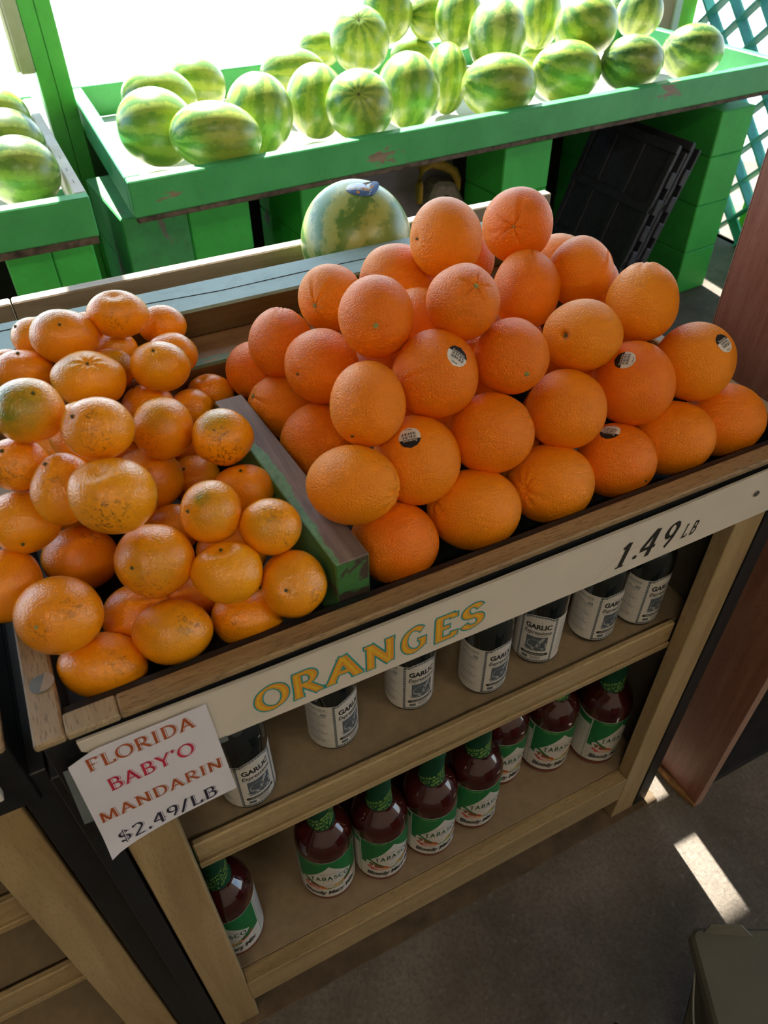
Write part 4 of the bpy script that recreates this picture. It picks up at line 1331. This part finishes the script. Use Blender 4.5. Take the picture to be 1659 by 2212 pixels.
MI = {   # name: (pole, features, stem, green, scar, label)
 'M1': ((.1, .6), {'dent': 1}, None, None, [(.2, -.5, .8, .5, .6)], 'lopsided mandarin on the very top of the heap'),
 'M2': ((-.5, -.1), {'stem': 1}, 'stem', None, None, 'bright mandarin with a brown stem dimple, against the face of the teal beam'),
 'M3': ((.25, .19), {'dot': 1}, 'stem', [(-.2, .6, .6, .7, .25)], None, 'large mandarin with a small brown dot, second highest of the heap'),
 'M4': ((-.6, .35), {'stem': 1}, 'stem', None, None, 'mandarin with a twiggy stem behind the large dotted one'),
 'M5': ((0, .5), {}, None, None, None, 'mandarin showing a sliver between the two highest ones'),
 'M6': ((0, .6), {}, None, [(.3, .2, .9, .8, .3)], None, 'dull yellow mandarin just under the topmost one'),
 'M7': ((0, .5), {}, None, [(.1, .1, 1, 1.2, .5)], None, 'olive-tinged mandarin half hidden in the middle of the heap'),
 'M8': ((0, .4), {'dot': 1}, 'stem', [(.1, -.3, .9, .6, .3)], None, 'round mandarin with a pin-sized centre mark, in front of the brown ledge'),
 'M9': ((.3, .8), {}, None, None, None, 'mandarin showing as a rim behind the one with the pin-sized mark'),
 'M10': ((.27, .4), {'stem': 1, 'wrinkle': 1}, 'stem', [(-.4, .3, .8, .5, .25)], None, 'big mandarin with a puckered star-shaped stem end'),
 'M11': ((.1, .65), {'dot': 1}, 'stem', None, None, 'wide pale mandarin cut by the edge, above the green-patched one'),
 'M12': ((0, .6), {}, None, None, None, 'mandarin showing only a pale rim at the edge, behind the wide pale one'),
 'M13': ((.5, .42), {'stem': 1}, 'stem', [(-.15, .05, 1, 1.0, 1.0)], None, 'large green-patched mandarin at the edge of the heap'),
 'M14': ((-.45, .25), {'dot': 1}, 'stem', None, [(.3, -.5, .8, .5, .8), (.1, .3, .9, .3, .6)], 'freckled mandarin with two dark specks'),
 'M15': ((-.5, .75), {'stem': 1}, 'stem', None, None, 'mandarin with a stub of stem on top, behind the freckled one'),
 'M16': ((0, .5), {}, None, [(0, .2, 1, .6, .35)], [(-.2, -.5, .8, .4, .5)], 'upright mandarin with an olive blush, next to the freckled one'),
 'M17': ((.2, .5), {}, None, None, None, 'small mandarin near the back end of the divider'),
 'M18': ((-.3, .68), {'dent': 1}, None, None, None, 'flat shiny mandarin touching the back end of the divider'),
 'M19': ((.1, .4), {}, None, [(-.1, .5, .8, .6, .6)], [(.1, 0, 1, .45, .8), (.2, -.75, .6, .7, .9)], 'egg-shaped scuffed mandarin leaning beside the divider'),
 'M20': ((-.1, .4), {'dot': 1}, 'stem', None, [(.2, -.5, .8, .5, .8)], 'scratched mandarin cut by the edge, below the green-patched one'),
 'M21': ((-.3, .7), {'dot': 1}, 'stem', None, [(0, .2, 1, .3, .5)], 'tall mandarin just behind the largest one'),
 'M22': ((-.15, .66), {'dent': 1}, None, None, [(.15, -.55, .8, .55, 1.0)], 'largest mandarin, dimpled on top, with a brown scuff on its belly'),
 'M23': ((.2, .3), {}, None, None, [(.2, 0, 1, .4, .5)], 'smooth mandarin behind the largest one'),
 'M24': ((-.3, .46), {'stem': 1}, 'stem', None, None, 'deep orange mandarin in shadow below the scuffed egg-shaped one'),
 'M25': ((0, .68), {'stem': 1}, 'stem', None, None, 'mandarin with an upright black stem, beside the divider'),
 'M26': ((-.58, -.0), {'dot': 1}, 'stem', [(-.08, .4, .9, .32, 1.0), (0, .1, 1, .9, .35)], None, 'yellowish mandarin with a small bright green spot'),
 'M27': ((.3, .5), {}, None, [(-.1, .1, 1, .5, .4)], [(.2, .5, .8, .4, .7), (.7, -.4, .5, .35, .8)], 'mandarin with grey scuffs beside the divider, right of the green-spotted one'),
 'M28': ((.3, -.7), {'dot': 1}, 'stem', None, None, 'smooth mandarin cut by the edge, level with the largest one'),
 'M29': ((.2, -.6), {}, None, None, [(.5, .6, .6, .25, .8)], 'shadowed mandarin below the largest one'),
 'M30': ((-.27, -.13), {'dot': 1}, 'stem', [(.1, .1, 1, 1.1, .30)], [(.1, -.7, .6, .6, .6)], 'dull golden mandarin in the middle of the lower heap with a dark navel'),
 'M31': ((-.1, .80), {'dent': 1}, 'stem', None, None, 'heart-shaped mandarin with a deep dent on top'),
 'M32': ((-.1, -.1), {'dot': 1}, 'stem', [(0, .2, 1, .7, .2)], [(.75, -.3, .5, .35, .7)], 'pear-shaped mandarin nearest the divider end, with a cracked pink scar'),
 'M33': ((.9, -.2), {'dot': 1}, None, None, None, 'reddish mandarin resting on the side rim, cut by the edge'),
 'M34': ((-.13, -.17), {'stem': 1}, 'stem_pale', None, [(-.1, -.3, 1, .3, .7), (.6, .3, .7, .4, .5)], 'large mandarin at the tray corner with a dark stem pit facing out'),
 'M35': ((-.1, .5), {}, None, None, None, 'shaded mandarin wedged between the two front ones'),
 'M36': ((.3, .3), {}, None, [(.2, .1, 1, .9, .25)], [(.6, .4, .6, .5, .6)], 'golden oval mandarin against the front rim'),
 'M37': ((0, .8), {'stem': 1}, 'stem', None, [(-.3, -.1, .9, .3, .8)], 'reddish mandarin with two dark pits, under the heart-shaped one'),
 'M38': ((.3, -.3), {}, None, None, [(.6, .2, .7, .5, .5)], 'long oval mandarin lowest at the tray corner, above the paper sheet'),
 'M39': ((0, 0), {}, None, None, None, 'mandarin in the dark gap under the dull golden one'),
 'M40': ((0, .8), {'dot': 1}, None, None, None, 'mandarin mostly hidden behind the green-spotted one'),
 'M42': ((0, 0), {}, None, None, None, 'dark mandarin deep between the green-patched and the freckled one'),
 'M43': ((0, 0), {}, None, None, None, 'mandarin deep behind the freckled one'),
 'M44': ((0, 0), {}, None, None, None, 'mandarin deep behind the scuffed egg-shaped one'),
}
rng = np.random.default_rng(11)
for nm, (x, y, z, R, asp) in VIS.items():
    if nm[0] == 'O':
        pole, feat, stem, stick, lab = OI[nm]
        me = fruit_mesh('navel_orange', R, asp, dirp(*pole), feat, rng, scar=[(*dirp(*pole), .10, 1.0)] if 'hole' in feat else None)
        me.materials.append(M['orange'])
        o = link(bpy.data.objects.new('navel_orange', me))
        o.location = (x, y, z)
        tag(o, lab, 'orange', ORANGE)
        if stem:
            put_stem(o, R, dirp(*pole), M[stem], .0032 if stem == 'stem_pale' else .0014, stem == 'stem_pale')
        if 'star' in feat and not stem:
            put_stem(o, R, dirp(*pole), M['stem_pale'], .0013, False)
        if 'hole' in feat:
            put_stem(o, R, dirp(*pole), M['stem'], .0035, True)
        if stick:
            put_sticker(o, R, dirp(stick[0], stick[1]), stick[2], None)
    else:
        pole, feat, stem, green, scar, lab = MI[nm]
        me = fruit_mesh('mandarin', R, asp, dirp(*pole), feat, rng, green=green, scar=scar, lump=.018)
        me.materials.append(M['mandarin'])
        o = link(bpy.data.objects.new('mandarin', me))
        o.location = (x, y, z)
        tag(o, lab, 'mandarin', MAND)
        if stem:
            put_stem(o, R, dirp(*pole), M[stem], .0019, True)
gO = fruit_mesh('navel_orange', .042, 1.0, (0, 0, 1), {}, rng, 20, 28); gO.materials.append(M['orange'])
gM = fruit_mesh('mandarin', .033, 1.1, (0, 0, 1), {}, rng, 20, 28); gM.materials.append(M['mandarin'])
for k, x, y, z, R in FILL:
    o = link(bpy.data.objects.new('navel_orange' if k == 'O' else 'mandarin', gO if k == 'O' else gM))
    o.location = (x, y, z)
    if k == 'O':
        tag(o, 'navel orange buried inside the pile under the outer ones', 'orange', 'oranges buried in the pile')
    else:
        tag(o, 'mandarin buried inside the heap under the outer ones', 'mandarin', 'mandarins buried in the heap')

# ================================================================ WATERMELONS
def melon_mesh(R, aspect, pole, rng, nla=30, nlo=44):
    th = np.linspace(0, PI, nla + 1); ph = np.linspace(0, 2 * PI, nlo + 1)
    T, P = np.meshgrid(th, ph, indexing='ij')
    r = np.ones_like(T) + .006 * np.cos(2 * P + 1) * np.sin(T) - .03 * np.exp(-(T / .12) ** 2) + .01 * np.cos(T * 2 + rng.uniform(0, 6))
    V = np.stack([np.sin(T) * np.cos(P), np.sin(T) * np.sin(P), np.cos(T)], -1) * r[..., None]
    W = V.reshape(-1, 3) @ turn(pole).T
    L = W @ CAMB.T
    L[:, 0] *= math.sqrt(aspect); L[:, 1] /= math.sqrt(aspect)
    W = (L @ CAMB) * R
    n = nlo + 1
    idx = np.arange((nla + 1) * n).reshape(nla + 1, n)
    a, b = idx[:-1], idx[1:]
    F = np.stack([a[:, :-1], b[:, :-1], b[:, 1:], a[:, 1:]], -1).reshape(-1, 4)
    me = bpy.data.meshes.new('watermelon')
    me.from_pydata(W.tolist(), [], F.tolist())
    uv = me.uv_layers.new(name='UVMap')
    UV = np.stack([P / (2 * PI), 1 - T / PI], -1).reshape(-1, 2)
    li = np.empty(len(me.loops), dtype=np.int32); me.loops.foreach_get('vertex_index', li)
    uv.data.foreach_set('uv', UV[li].ravel())
    me.polygons.foreach_set('use_smooth', [True] * len(me.polygons))
    return me
MEL = {1: [0.567, 1.98, 0.868, 0.0907, 1.339], 2: [0.713, 2.122, 0.86, 0.083, 1.103], 3: [0.497, 1.727, 0.863, 0.0965, 1.107], 4: [0.601, 1.553, 0.871, 0.0917, 1.485], 5: [0.763, 1.692, 0.872, 0.0946, 0.905], 6: [1.018, 2.09, 0.863, 0.0859, 1.5], 7: [0.959, 1.768, 0.863, 0.0917, 0.872], 8: [1.01, 1.589, 0.884, 0.0878, 1.056], 9: [1.236, 2.063, 0.9420000000000001, 0.0926, 1.0], 10: [1.195, 2.3, 0.885, 0.0627, 1.333], 12: [1.387, 2.176, 0.993, 0.0895, 0.926], 13: [1.542, 2.174, 0.968, 0.0713, 0.96], 14: [1.569, 2.019, 0.982, 0.084, 0.844], 15: [1.589, 1.826, 0.959, 0.0965, 0.821], 16: [1.523, 2.237, 0.842, 0.0695, 1.368], 17: [1.222, 1.711, 0.873, 0.0955, 0.91], 18: [1.429, 1.845, 0.856, 0.0811, 0.622], 19: [1.477, 1.629, 0.872, 0.0946, 1.355], 20: [1.931, 2.085, 0.832, 0.0569, 1.0], 21: [1.893, 2.031, 0.96, 0.0859, 0.706], 22: [1.79, 1.723, 0.86, 0.0965, 1.3], 23: [1.923, 1.82, 0.958, 0.0946, 1.129], 24: [1.983, 1.646, 0.879, 0.0859, 1.321], 25: [2.36, 2.06, 0.93, 0.082, 1.043], 26: [2.309, 1.718, 0.867, 0.0907, 1.283], 27: [2.503, 2.306, 0.916, 0.0521, 1.143], 31: [0.151, 2.22, 0.837, 0.0608, 1.3], 32: [0.139, 2.069, 0.856, 0.0791, 1.167], 33: [0.14, 1.773, 0.859, 0.0831, 1.083], 34: [0.14, 1.55, 0.857, 0.0801, 1.135]}
H, Vv, Fc = (-.93, -.15, .33), (.12, .88, .45), (.0, -.2, 1)
WI = {
 1: (H, 'melon', 'watermelon between the big one at the stand corner and the one at the back board'),
 2: (H, 'melon', 'yellow-green watermelon against the back board near the green post'),
 3: (H, 'melon', 'big watermelon at the inner corner of the green stand, near the post'),
 4: ((-.9, -.35, .35), 'melon', 'oval watermelon lying lengthwise behind the front rail, closest to the stand corner'),
 5: (Vv, 'melon', 'pale watermelon standing on end beside the oval one at the corner'),
 6: (H, 'melon', 'watermelon at the back of the gap, showing only its sunlit top'),
 7: (Vv, 'melon', 'upright dark-banded watermelon behind the end-on striped one'),
 8: (Fc, 'melon', 'watermelon facing end-on behind the front rail, stripes raying from its centre'),
 9: ((.0, .05, 1), 'melon', 'end-on watermelon sitting on top of the others, yellow-green with a brown button'),
 10: (H, 'melon', 'watermelon half hidden behind the raised end-on one'),
 12: (Vv, 'melon', 'raised watermelon cut by the top edge, next to the raised end-on one'),
 13: (H, 'melon', 'dark watermelon at the back between two raised ones'),
 14: (Vv, 'melon', 'raised watermelon beside the upright clearly striped one'),
 15: ((.05, .98, .2), 'melon_big', 'upright clearly striped watermelon perched on the pile'),
 16: (H, 'melon', 'watermelon low in the middle, seen between upper and lower ones'),
 17: (Vv, 'melon', 'round watermelon behind the front rail, beside the end-on striped one'),
 18: ((.1, .95, .3), 'melon', 'narrow bright watermelon squeezed behind the middle of the front row'),
 19: ((-.95, .05, .3), 'melon', 'pale oval watermelon behind the front rail under the clearly striped one'),
 20: (H, 'melon', 'small watermelon peeping between two front row ones'),
 21: ((.05, .98, .2), 'melon', 'dark vertical-striped watermelon at the back, cut by the top edge'),
 22: ((-.9, .2, .35), 'melon', 'watermelon behind the front rail with a sunlit cap, third from the lattice end'),
 23: ((-.7, .5, .5), 'melon', 'large glossy raised watermelon above the third and second from the lattice end'),
 24: ((-.95, .1, .3), 'melon_dark', 'watermelon behind the front rail, second from the lattice end'),
 25: ((.3, .8, .5), 'melon_dark', 'raised yellow-bellied watermelon at the back near the lattice'),
 26: ((-.9, .15, .4), 'melon_dark', 'watermelon nearest the lattice, with a bright sunlit top'),
 27: (H, 'melon_dark', 'small watermelon at the top edge behind the raised ones near the lattice'),
 31: (H, 'melon', 'furthest watermelon on the small stand beside the post'),
 32: (H, 'melon', 'third watermelon from the front on the small stand beside the post'),
 33: (H, 'melon_dark', 'second watermelon from the front on the small stand beside the post'),
 34: (H, 'melon_dark', 'front watermelon on the small stand beside the post, dark green'),
}
for k, (x, y, z, R, asp) in MEL.items():
    pole, mt, lab = WI[int(k)]
    me = melon_mesh(R, asp, pole, rng)
    me.materials.append(M[mt])
    o = link(bpy.data.objects.new('watermelon', me))
    o.location = (x, y, z)
    tag(o, lab, 'watermelon', 'watermelons on the green stands')
    if int(k) in (8, 9):
        put_stem(o, R, dirp(pole[0], pole[1]), M['stem'], .004, False)
# the big one between the beam and the pine board
me = melon_mesh(.0865, .95, (-.45, -.82, .35), rng, 40, 60); me.materials.append(M['melon_big'])
bigm = link(bpy.data.objects.new('watermelon', me)); bigm.location = (.552, .6245, .9535)
tag(bigm, 'large pale-striped watermelon with a blue sticker, wedged behind the teal beam', 'watermelon')
from mathutils.bvhtree import BVHTree
bv = BVHTree.FromPolygons([v.co for v in me.vertices], [p.vertices[:] for p in me.polygons])
dS = (AX * .13 + AY * .58 + AZ * .80).normalized()
ux = (AX - dS * AX.dot(dS)).normalized(); uy = dS.cross(ux)
b0, _n, _i, _d = bv.ray_cast(dS * .3, -dS)
def on_melon(k):
    def g(u, v):
        h, *_r = bv.ray_cast(b0 + ux * u + uy * v + dS * .03, -dS)
        h = h if h is not None else b0 + ux * u + uy * v
        lift = max(0, (u + .3 * v - .010)) * .9
        return bigm.location + h + dS * (.0006 + .0002 * k + lift)
    return g
gridp = []
for i in range(12):
    for j in range(8):
        a0, a1 = -1 + 2 * i / 12, -1 + 2 * (i + 1) / 12
        v0, v1 = -1 + 2 * j / 8, -1 + 2 * (j + 1) / 8
        w0, w1 = math.sqrt(1 - v0 * v0), math.sqrt(1 - v1 * v1)
        gridp.append([(.0235 * w0 * a0, .017 * v0), (.0235 * w0 * a1, .017 * v0), (.0235 * w1 * a1, .017 * v1), (.0235 * w1 * a0, .017 * v1)])
M['foil'] = flat('silver_blue_sticker', (.45, .47, .50), .22, .6, .3, .1, 90)
M['foil_blue'] = flat('blue_sticker_print', (.04, .12, .30), .25, .6, 0, .2, 90)
mb = MB(); mb.tris2d(gridp, on_melon(0)); st = mb.build('sticker', M['foil'], bigm, smooth=True, recalc=False)
mb = MB(); mb.tris2d([p for p in gridp if sum(v for u, v in p) / 4 < -.006 or sum(u for u, v in p) / 4 > .012], on_melon(1)); mb.build('sticker_print', M['foil_blue'], st, recalc=False)
mb = MB(); mb.tris2d([[(u * math.cos(.45) - v * math.sin(.45) + .001, u * math.sin(.45) + v * math.cos(.45) - .0060) for u, v in p] for p in sans('Yum', 0, 0, .0075, .017, .1, .03)] + sans('e', -.0085, -.0120, .0075, .005, 0, .04), on_melon(2)); mb.build('lettering', M['ink_orange'], st, recalc=False)

# ================================================================ GREEN STANDS
CA = math.atan2(.0648, 1.0)
RZ = Matrix.Rotation(CA, 3, 'Z')
PV = (.347, 1.419, 0)
stand = thing('produce_stand', 'long green-painted watermelon stand on concrete block piers', 'stand', PV)
def cb(name, m, x0, x1, y0, y1, z0, z1, bev=.003, parent=stand):
    """box in the stand's own frame: x along its front, y back from it"""
    mb = MB()
    mb.box(PV[0] + x0, PV[0] + x1, PV[1] + y0, PV[1] + y1, z0, z1, bev)
    for v in mb.bm.verts:
        dx, dy = v.co.x - PV[0], v.co.y - PV[1]
        v.co.x = PV[0] + dx + .026 * dy
        v.co.y = PV[1] + dy + .0648 * dx * (1 - .62 * dy / .95)
    return mb.build(name, m, parent)
LEN = 2.27
cb('front_rail', M['green_paint'], 0, LEN, 0, .038, .758, .840)
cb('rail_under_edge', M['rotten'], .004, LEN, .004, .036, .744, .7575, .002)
cb('side_rail', M['green_side'], -.0005, .038, .0385, .945, .752, .840)
cb('side_rail', M['green_side'], LEN - .038, LEN, .0385, .945, .752, .840)
cb('back_rail', M['green_paint'], -.0005, LEN, .9455, .985, .752, .842)
n = 7
for i in range(n):
    x0 = .039 + (LEN - .078) * i / n
    x1 = .039 + (LEN - .078) * (i + 1) / n - .003
    cb('plank', M['ply'], x0, x1, .039, .944, .734, .7515, .001)
cb('joist', M['rotten'], .05, LEN - .05, .20, .238, .690, .7335)
cb('joist', M['rotten'], .05, LEN - .05, .80, .838, .690, .7335)
def pier(x0, x1, y0, y1, ztop, mats, sx=1):
    hs = [0, .176, .358, .535, ztop]
    k = 0
    for a, b in zip(hs[:-1], hs[1:]):
        for i in range(sx):
            u0 = x0 + (x1 - x0) * i / sx
            u1 = x0 + (x1 - x0) * (i + 1) / sx
            mb = MB(); mb.box(u0 + .0008, u1 - .0008, y0, y1, a + .0008, b - .0008, .004, 0, RZ, PV)
            mb.build('block', mats[i % len(mats)], stand)
pier(.35, .705, 1.625, 1.99, .6895, [M['green_stained'], M['green_block']], 2)
pier(.85, 1.02, 1.60, 1.93, .6895, [M['green_block']])
pier(1.550, 1.745, 1.575, 1.78, .6895, [M['green_block']])
pier(2.445, 2.620, 1.50, 2.36, .6895, [M['green_block']])
cb('shade_board', M['dark'], -.10, LEN - .02, .95, .97, .001, .7335)  # added dark sheet: hides the bright ground, stands in for shade under the stand
# small stand left of the post
st2 = thing('produce_stand', 'short end of a green-painted watermelon stand beyond the post, cut by the edge', 'stand', (-.4, 1.40, 0))
def lb(name, m, *b, bev=.003):
    mb = MB(); mb.box(*b, bev); return mb.build(name, m, st2)
lb('front_rail', M['green_paint'], -1.0, .2535, 1.362, 1.400, .756, .842)
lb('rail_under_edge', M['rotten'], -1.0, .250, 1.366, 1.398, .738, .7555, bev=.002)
lb('side_rail', M['ply'], .226, .2535, 1.4005, 2.30, .752, .842)
lb('back_rail', M['green_paint'], -1.0, .2535, 2.3005, 2.34, .752, .846)
for i in range(4):
    lb('plank', M['ply'], -.98 + i * .296, -.98 + i * .296 + .293, 1.401, 2.299, .734, .7515, bev=.001)
for a, b in zip([0, .176, .358, .535], [.176, .358, .535, .733]):
    for u0, u1 in ((.045, .145), (.146, .240)):
        lb('block', M['green_block'], u0, u1, 1.44, 1.80, a + .0008, b - .0008, bev=.004)
lb('shade_board', M['dark'], -1.0, .25, 2.302, 2.32, .001, .7335)  # dark sheet added here too, in place of shade under the short stand
for y in (1.47, 1.56, 1.66):
    mb = MB(); mb.box(.2385, .240, y, y + .022, .8423, .8432); mb.build('nail', M['screw'], st2)

# ---------------------------------------------------------------- posts and box
pt = thing('roof_post', 'tall green two-board roof post between the watermelon stands', 'post', (.319, 2.2, 0))
for x0, x1 in ((.276, .3185), (.3198, .362)):
    mb = MB(); mb.box(x0, x1, 2.16, 2.25, 0, 2.75, .002)
    mb.build('post_board', M['green_post'], pt)
bxt = thing('junction_box', 'grey-green junction box fixed high on the side of the green post', 'box', (.24, 2.18, 1.2))
mb = MB(); mb.box(.236, .2755, 2.155, 2.20, .930, 1.40, .004); mb.build('box_body', M['grey_box'], bxt)
mb = MB(); mb.box(.226, .2355, 2.16, 2.195, .935, 1.40, .002); mb.build('box_lid', M['white_trim'], bxt)

p2_ = thing('roof_post', 'salmon-painted post with white trim behind the watermelons', 'post', (2.83, 2.46, 0))
mb = MB(); mb.box(2.745, 2.898, 2.44, 2.52, -.03, 2.75, .003); mb.build('post_board', M['pink'], p2_)
mb = MB(); mb.box(2.8985, 2.935, 2.43, 2.52, -.03, 2.75, .003); mb.build('post_trim', M['white_trim'], p2_)
mb = MB(); mb.box(2.938, 3.04, 2.45, 2.53, -.03, 2.75, .003)
tag(mb.build('roof_post', M['lime']), 'bright lime-green post beside the lattice', 'post')

# ---------------------------------------------------------------- lattice
lt = thing('lattice_panel', 'teal garden lattice panel closing the side of the stand', 'lattice', (3.05, 1.9, 0))
y0, y1, z0, z1, pit = .9, 2.43, .0, 2.0, .165
def clip(c, sgn_):
    """diagonal y + sgn*z = c clipped to the panel"""
    pts = []
    for y in (y0, y1):
        z = (c - y) * sgn_
        if z0 <= z <= z1:
            pts.append((y, z))
    for z in (z0, z1):
        y = c - sgn_ * z
        if y0 < y < y1:
            pts.append((y, z))
    return pts[:2] if len(pts) >= 2 else None
for sgn_, x in ((1, 3.052), (-1, 3.062)):
    c = y0 + (z0 if sgn_ > 0 else -z1)
    while c < y1 + z1:
        q = clip(c, sgn_)
        if q and math.hypot(q[0][0] - q[1][0], q[0][1] - q[1][1]) > .06:
            mb = MB(); bar(mb, (x, *q[0]), (x, *q[1]),   .009, .060, (0, sgn_ * .7, .7) if False else (1, 0, 0), 0, .001)
            mb.build('slat', M['teal'], lt)
        c += pit
mb = MB(); mb.box(3.04, 3.074, y0 - .04, y0, 0, 2.02, .002); mb.build('lattice_frame', M['teal'], lt)
mb = MB(); mb.box(3.04, 3.074, y0, y1, -.02, .0, .002); mb.build('lattice_frame', M['teal'], lt)
mb = MB(); mb.box(3.10, 3.13, 1.2, 1.96, 0, .19, .003)
tag(mb.build('kick_board', M['lime']), 'low lime-green board behind the foot of the lattice', 'board')

# ---------------------------------------------------------------- under the long stand
def crate(dx, dz, label):
    t = thing('folded_crate', label, 'crate', (2.05 + dx, 1.82, 0), 'folded crates under the stand')
    ang = math.atan2(.21, .56)
    Rm = Matrix.Rotation(ang, 3, 'Y')
    pv = (2.008 + dx, 1.60, .021 + dz)
    def cbx(name, x0, x1, y0, y1, z0, z1, bev=.002):
        mb = MB(); mb.box(pv[0] + x0, pv[0] + x1, pv[1] + y0, pv[1] + y1, pv[2] + z0, pv[2] + z1, bev, 0, Rm, pv)
        return mb.build(name, M['crate'], t)
    Hh, Dd = .64, .45
    cbx('crate_panel', .012, .022, .005, Dd - .005, .02, Hh - .01)
    for z in (0, Hh * .30, Hh * .62, Hh - .035):
        cbx('crate_rib', -.002, .0115, 0, Dd, z, z + .03)
    for y in (0, Dd * .34, Dd * .67, Dd - .03):
        cbx('crate_rib', .001, .0115, y, y + .026, .031, Hh - .036)
    for k in range(6):
        cbx('crate_hinge', .0225, .045, -.004, .03, .02 + k * .095, .075 + k * .095)
    cbx('crate_panel', .0455, .056, 0, Dd, .0, Hh - .02)
    return t
crate(0, 0, 'black folded plastic crate leaning outermost under the stand')
crate(.064, 0, 'black folded plastic crate behind the outermost one, against the green pier')
mb = MB(); mb.box(1.10, 1.50, 1.90, 1.918, 0, .70, .002)
tag(mb.build('grey_panel', M['grey_panel']), 'dark grey board standing upright under the stand, behind the tool', 'board')
tl = thing('hand_tool', 'yellow-trimmed grey power tool with a loop handle, hanging under the stand', 'tool', (1.42, 1.86, .6))
mb = MB()
mb.tube([(1.345, 1.85, 0.490), (1.342, 1.85, .550), (1.350, 1.85, 0.600), (1.385, 1.85, 0.613), (1.43, 1.85, 0.600), (1.475, 1.85, 0.575), (1.490, 1.85, 0.545), (1.492, 1.85, 0.510)], [.012, .014, .015, .016, .016, .015, .014, .012], 10)
mb.build('loop_handle', M['tool_yellow'], tl, smooth=True)
mb = MB(); mb.prism([(1.375, 1.82, 0.445), (1.50, 1.82, 0.400), (1.515, 1.82, 0.465), (1.47, 1.82, 0.545), (1.395, 1.82, 0.560), (1.370, 1.82, 0.505)], (0, .075, 0), 0, .012)
mb.build('tool_body', M['tool_grey'], tl)
mb = MB(); mb.disc((1.43, 1.8195, 0.490), .022, (0, -1, 0), .006, 16); mb.build('tool_vent', M['dark'], tl)
mb = MB(); mb.disc((1.495, 1.8195, 0.445), .020, (0, -1, 0), .018, 16); mb.build('tool_knob', M['pine'], tl)
mb = MB(); mb.tube([(1.385, 1.8995, 0.617), (1.385, 1.845, 0.635)], .003, 6); mb.build('hanging_nail', M['screw'], tl)

# ================================================================ RED-BROWN SHELF UNIT
du = thing('shelf_unit', 'red-brown laminate shelf unit standing at the end of the orange display', 'shelf', (1.35, .1, 0))
def ub(name, m, *b, bev=.001):
    mb = MB(); mb.box(*b, bev); return mb.build(name, m, du)
ub('side_panel', M['red_laminate'], .930, .950, -.053, .246, 0, 1.30)
ub('panel_edging', M['lam_edge'], .9302, .9498, -.0545, -.0532, 0, 1.30, bev=0)
ub('panel_edging', M['lam_edge'], .9302, .9498, .2462, .2475, 0, 1.30, bev=0)
ub('side_panel', M['red_laminate'], 1.75, 1.77, -.053, .246, 0, 1.30)
ub('bottom_board', M['dark'], .9505, 1.7495, -.045, .2, .04, .058)
ub('back_panel', M['dark'], .9505, 1.7495, .2005, .21, .04, 1.28)
ub('shelf_board', M['red_laminate'], .9505, 1.7495, -.04, .2, .62, .64)
ub('shelf_board', M['red_laminate'], .9505, 1.7495, -.04, .2, 1.28, 1.30)
mb = MB()
pts = [(.919, .040), (.925, .043), (.9290, .030), (.9295, .0), (.9320, -.030), (.9335, -.056), (.928, -.057), (.9255, -.040), (.9215, -.012), (.9195, .012)]
mb.prism([(x, y, .0005) for x, y in pts], (0, 0, .012), 0, .003)
tag(mb.build('vinyl_strip', M['peelings']), 'torn orange-brown vinyl strip at the foot of the red-brown panel', 'strip')

# ================================================================ GREY TUB
gt = thing('plastic_tub', 'grey-green plastic tub with closed lid and wire handle, cut by the corner', 'tub', (.62, -.42, 0))
uA = Vector((.888, -.46, 0)); vA = Vector((-.46, -.888, 0)); A0 = Vector((.601, -.267, 0))
def rrect(off, r, z, w=.30, d=.34):
    out = []
    r = r * .35
    for (cx, cy, a0) in ((r, r, 180), (w - r, r, 270), (w - r, d - r, 0), (r, d - r, 90)):
        for i in range(6):
            a = math.radians(a0 + 18 * i)
            u = cx + (r + off) * math.cos(a); v = cy + (r + off) * math.sin(a)
            out.append(A0 + uA * u + vA * v + Vector((0, 0, z)))
    return out
def loft(mb, rings):
    rs = [[mb.bm.verts.new(p) for p in r] for r in rings]
    for a, b in zip(rs[:-1], rs[1:]):
        for k in range(len(a)):
            mb.bm.faces.new([a[k], a[(k + 1) % len(a)], b[(k + 1) % len(b)], b[k]])
    mb.bm.faces.new(rs[0][::-1]); mb.bm.faces.new(rs[-1])
mb = MB(); loft(mb, [rrect(-.085, .10, .0005), rrect(-.083, .10, .01), rrect(-.010, .05, .325)]); mb.build('tub_body', M['grey_tub'], gt, smooth=True, ang=.7)
mb = MB(); loft(mb, [rrect(.0, .03, .3255), rrect(.004, .03, .330), rrect(.004, .03, .346), rrect(.0, .03, .350)]); mb.build('tub_lid', M['grey_tub'], gt, smooth=True, ang=.6)
mb = MB()
fp = [A0 + uA * .012 + vA * .002 + Vector((0, 0, .351)), A0 + uA * .075 + vA * .006 + Vector((0, 0, .351)), A0 + uA * .060 - vA * .004 + Vector((0, 0, .362)), A0 + uA * .020 - vA * .004 + Vector((0, 0, .362))]
mb.prism(fp, vA * .002, 0, .0004); mb.build('lid_tab', M['grey_tub'], gt)
hp = []
for i in range(15):
    a = PI * i / 14
    hp.append(A0 - uA * (.007 + .014 * math.sin(a)) + vA * (.045 + .16 * i / 14) + Vector((0, 0, .335 - .02 * math.sin(a))))
mb = MB(); mb.tube(hp, .0016, 8); mb.build('wire_handle', M['wire'], gt, smooth=True)
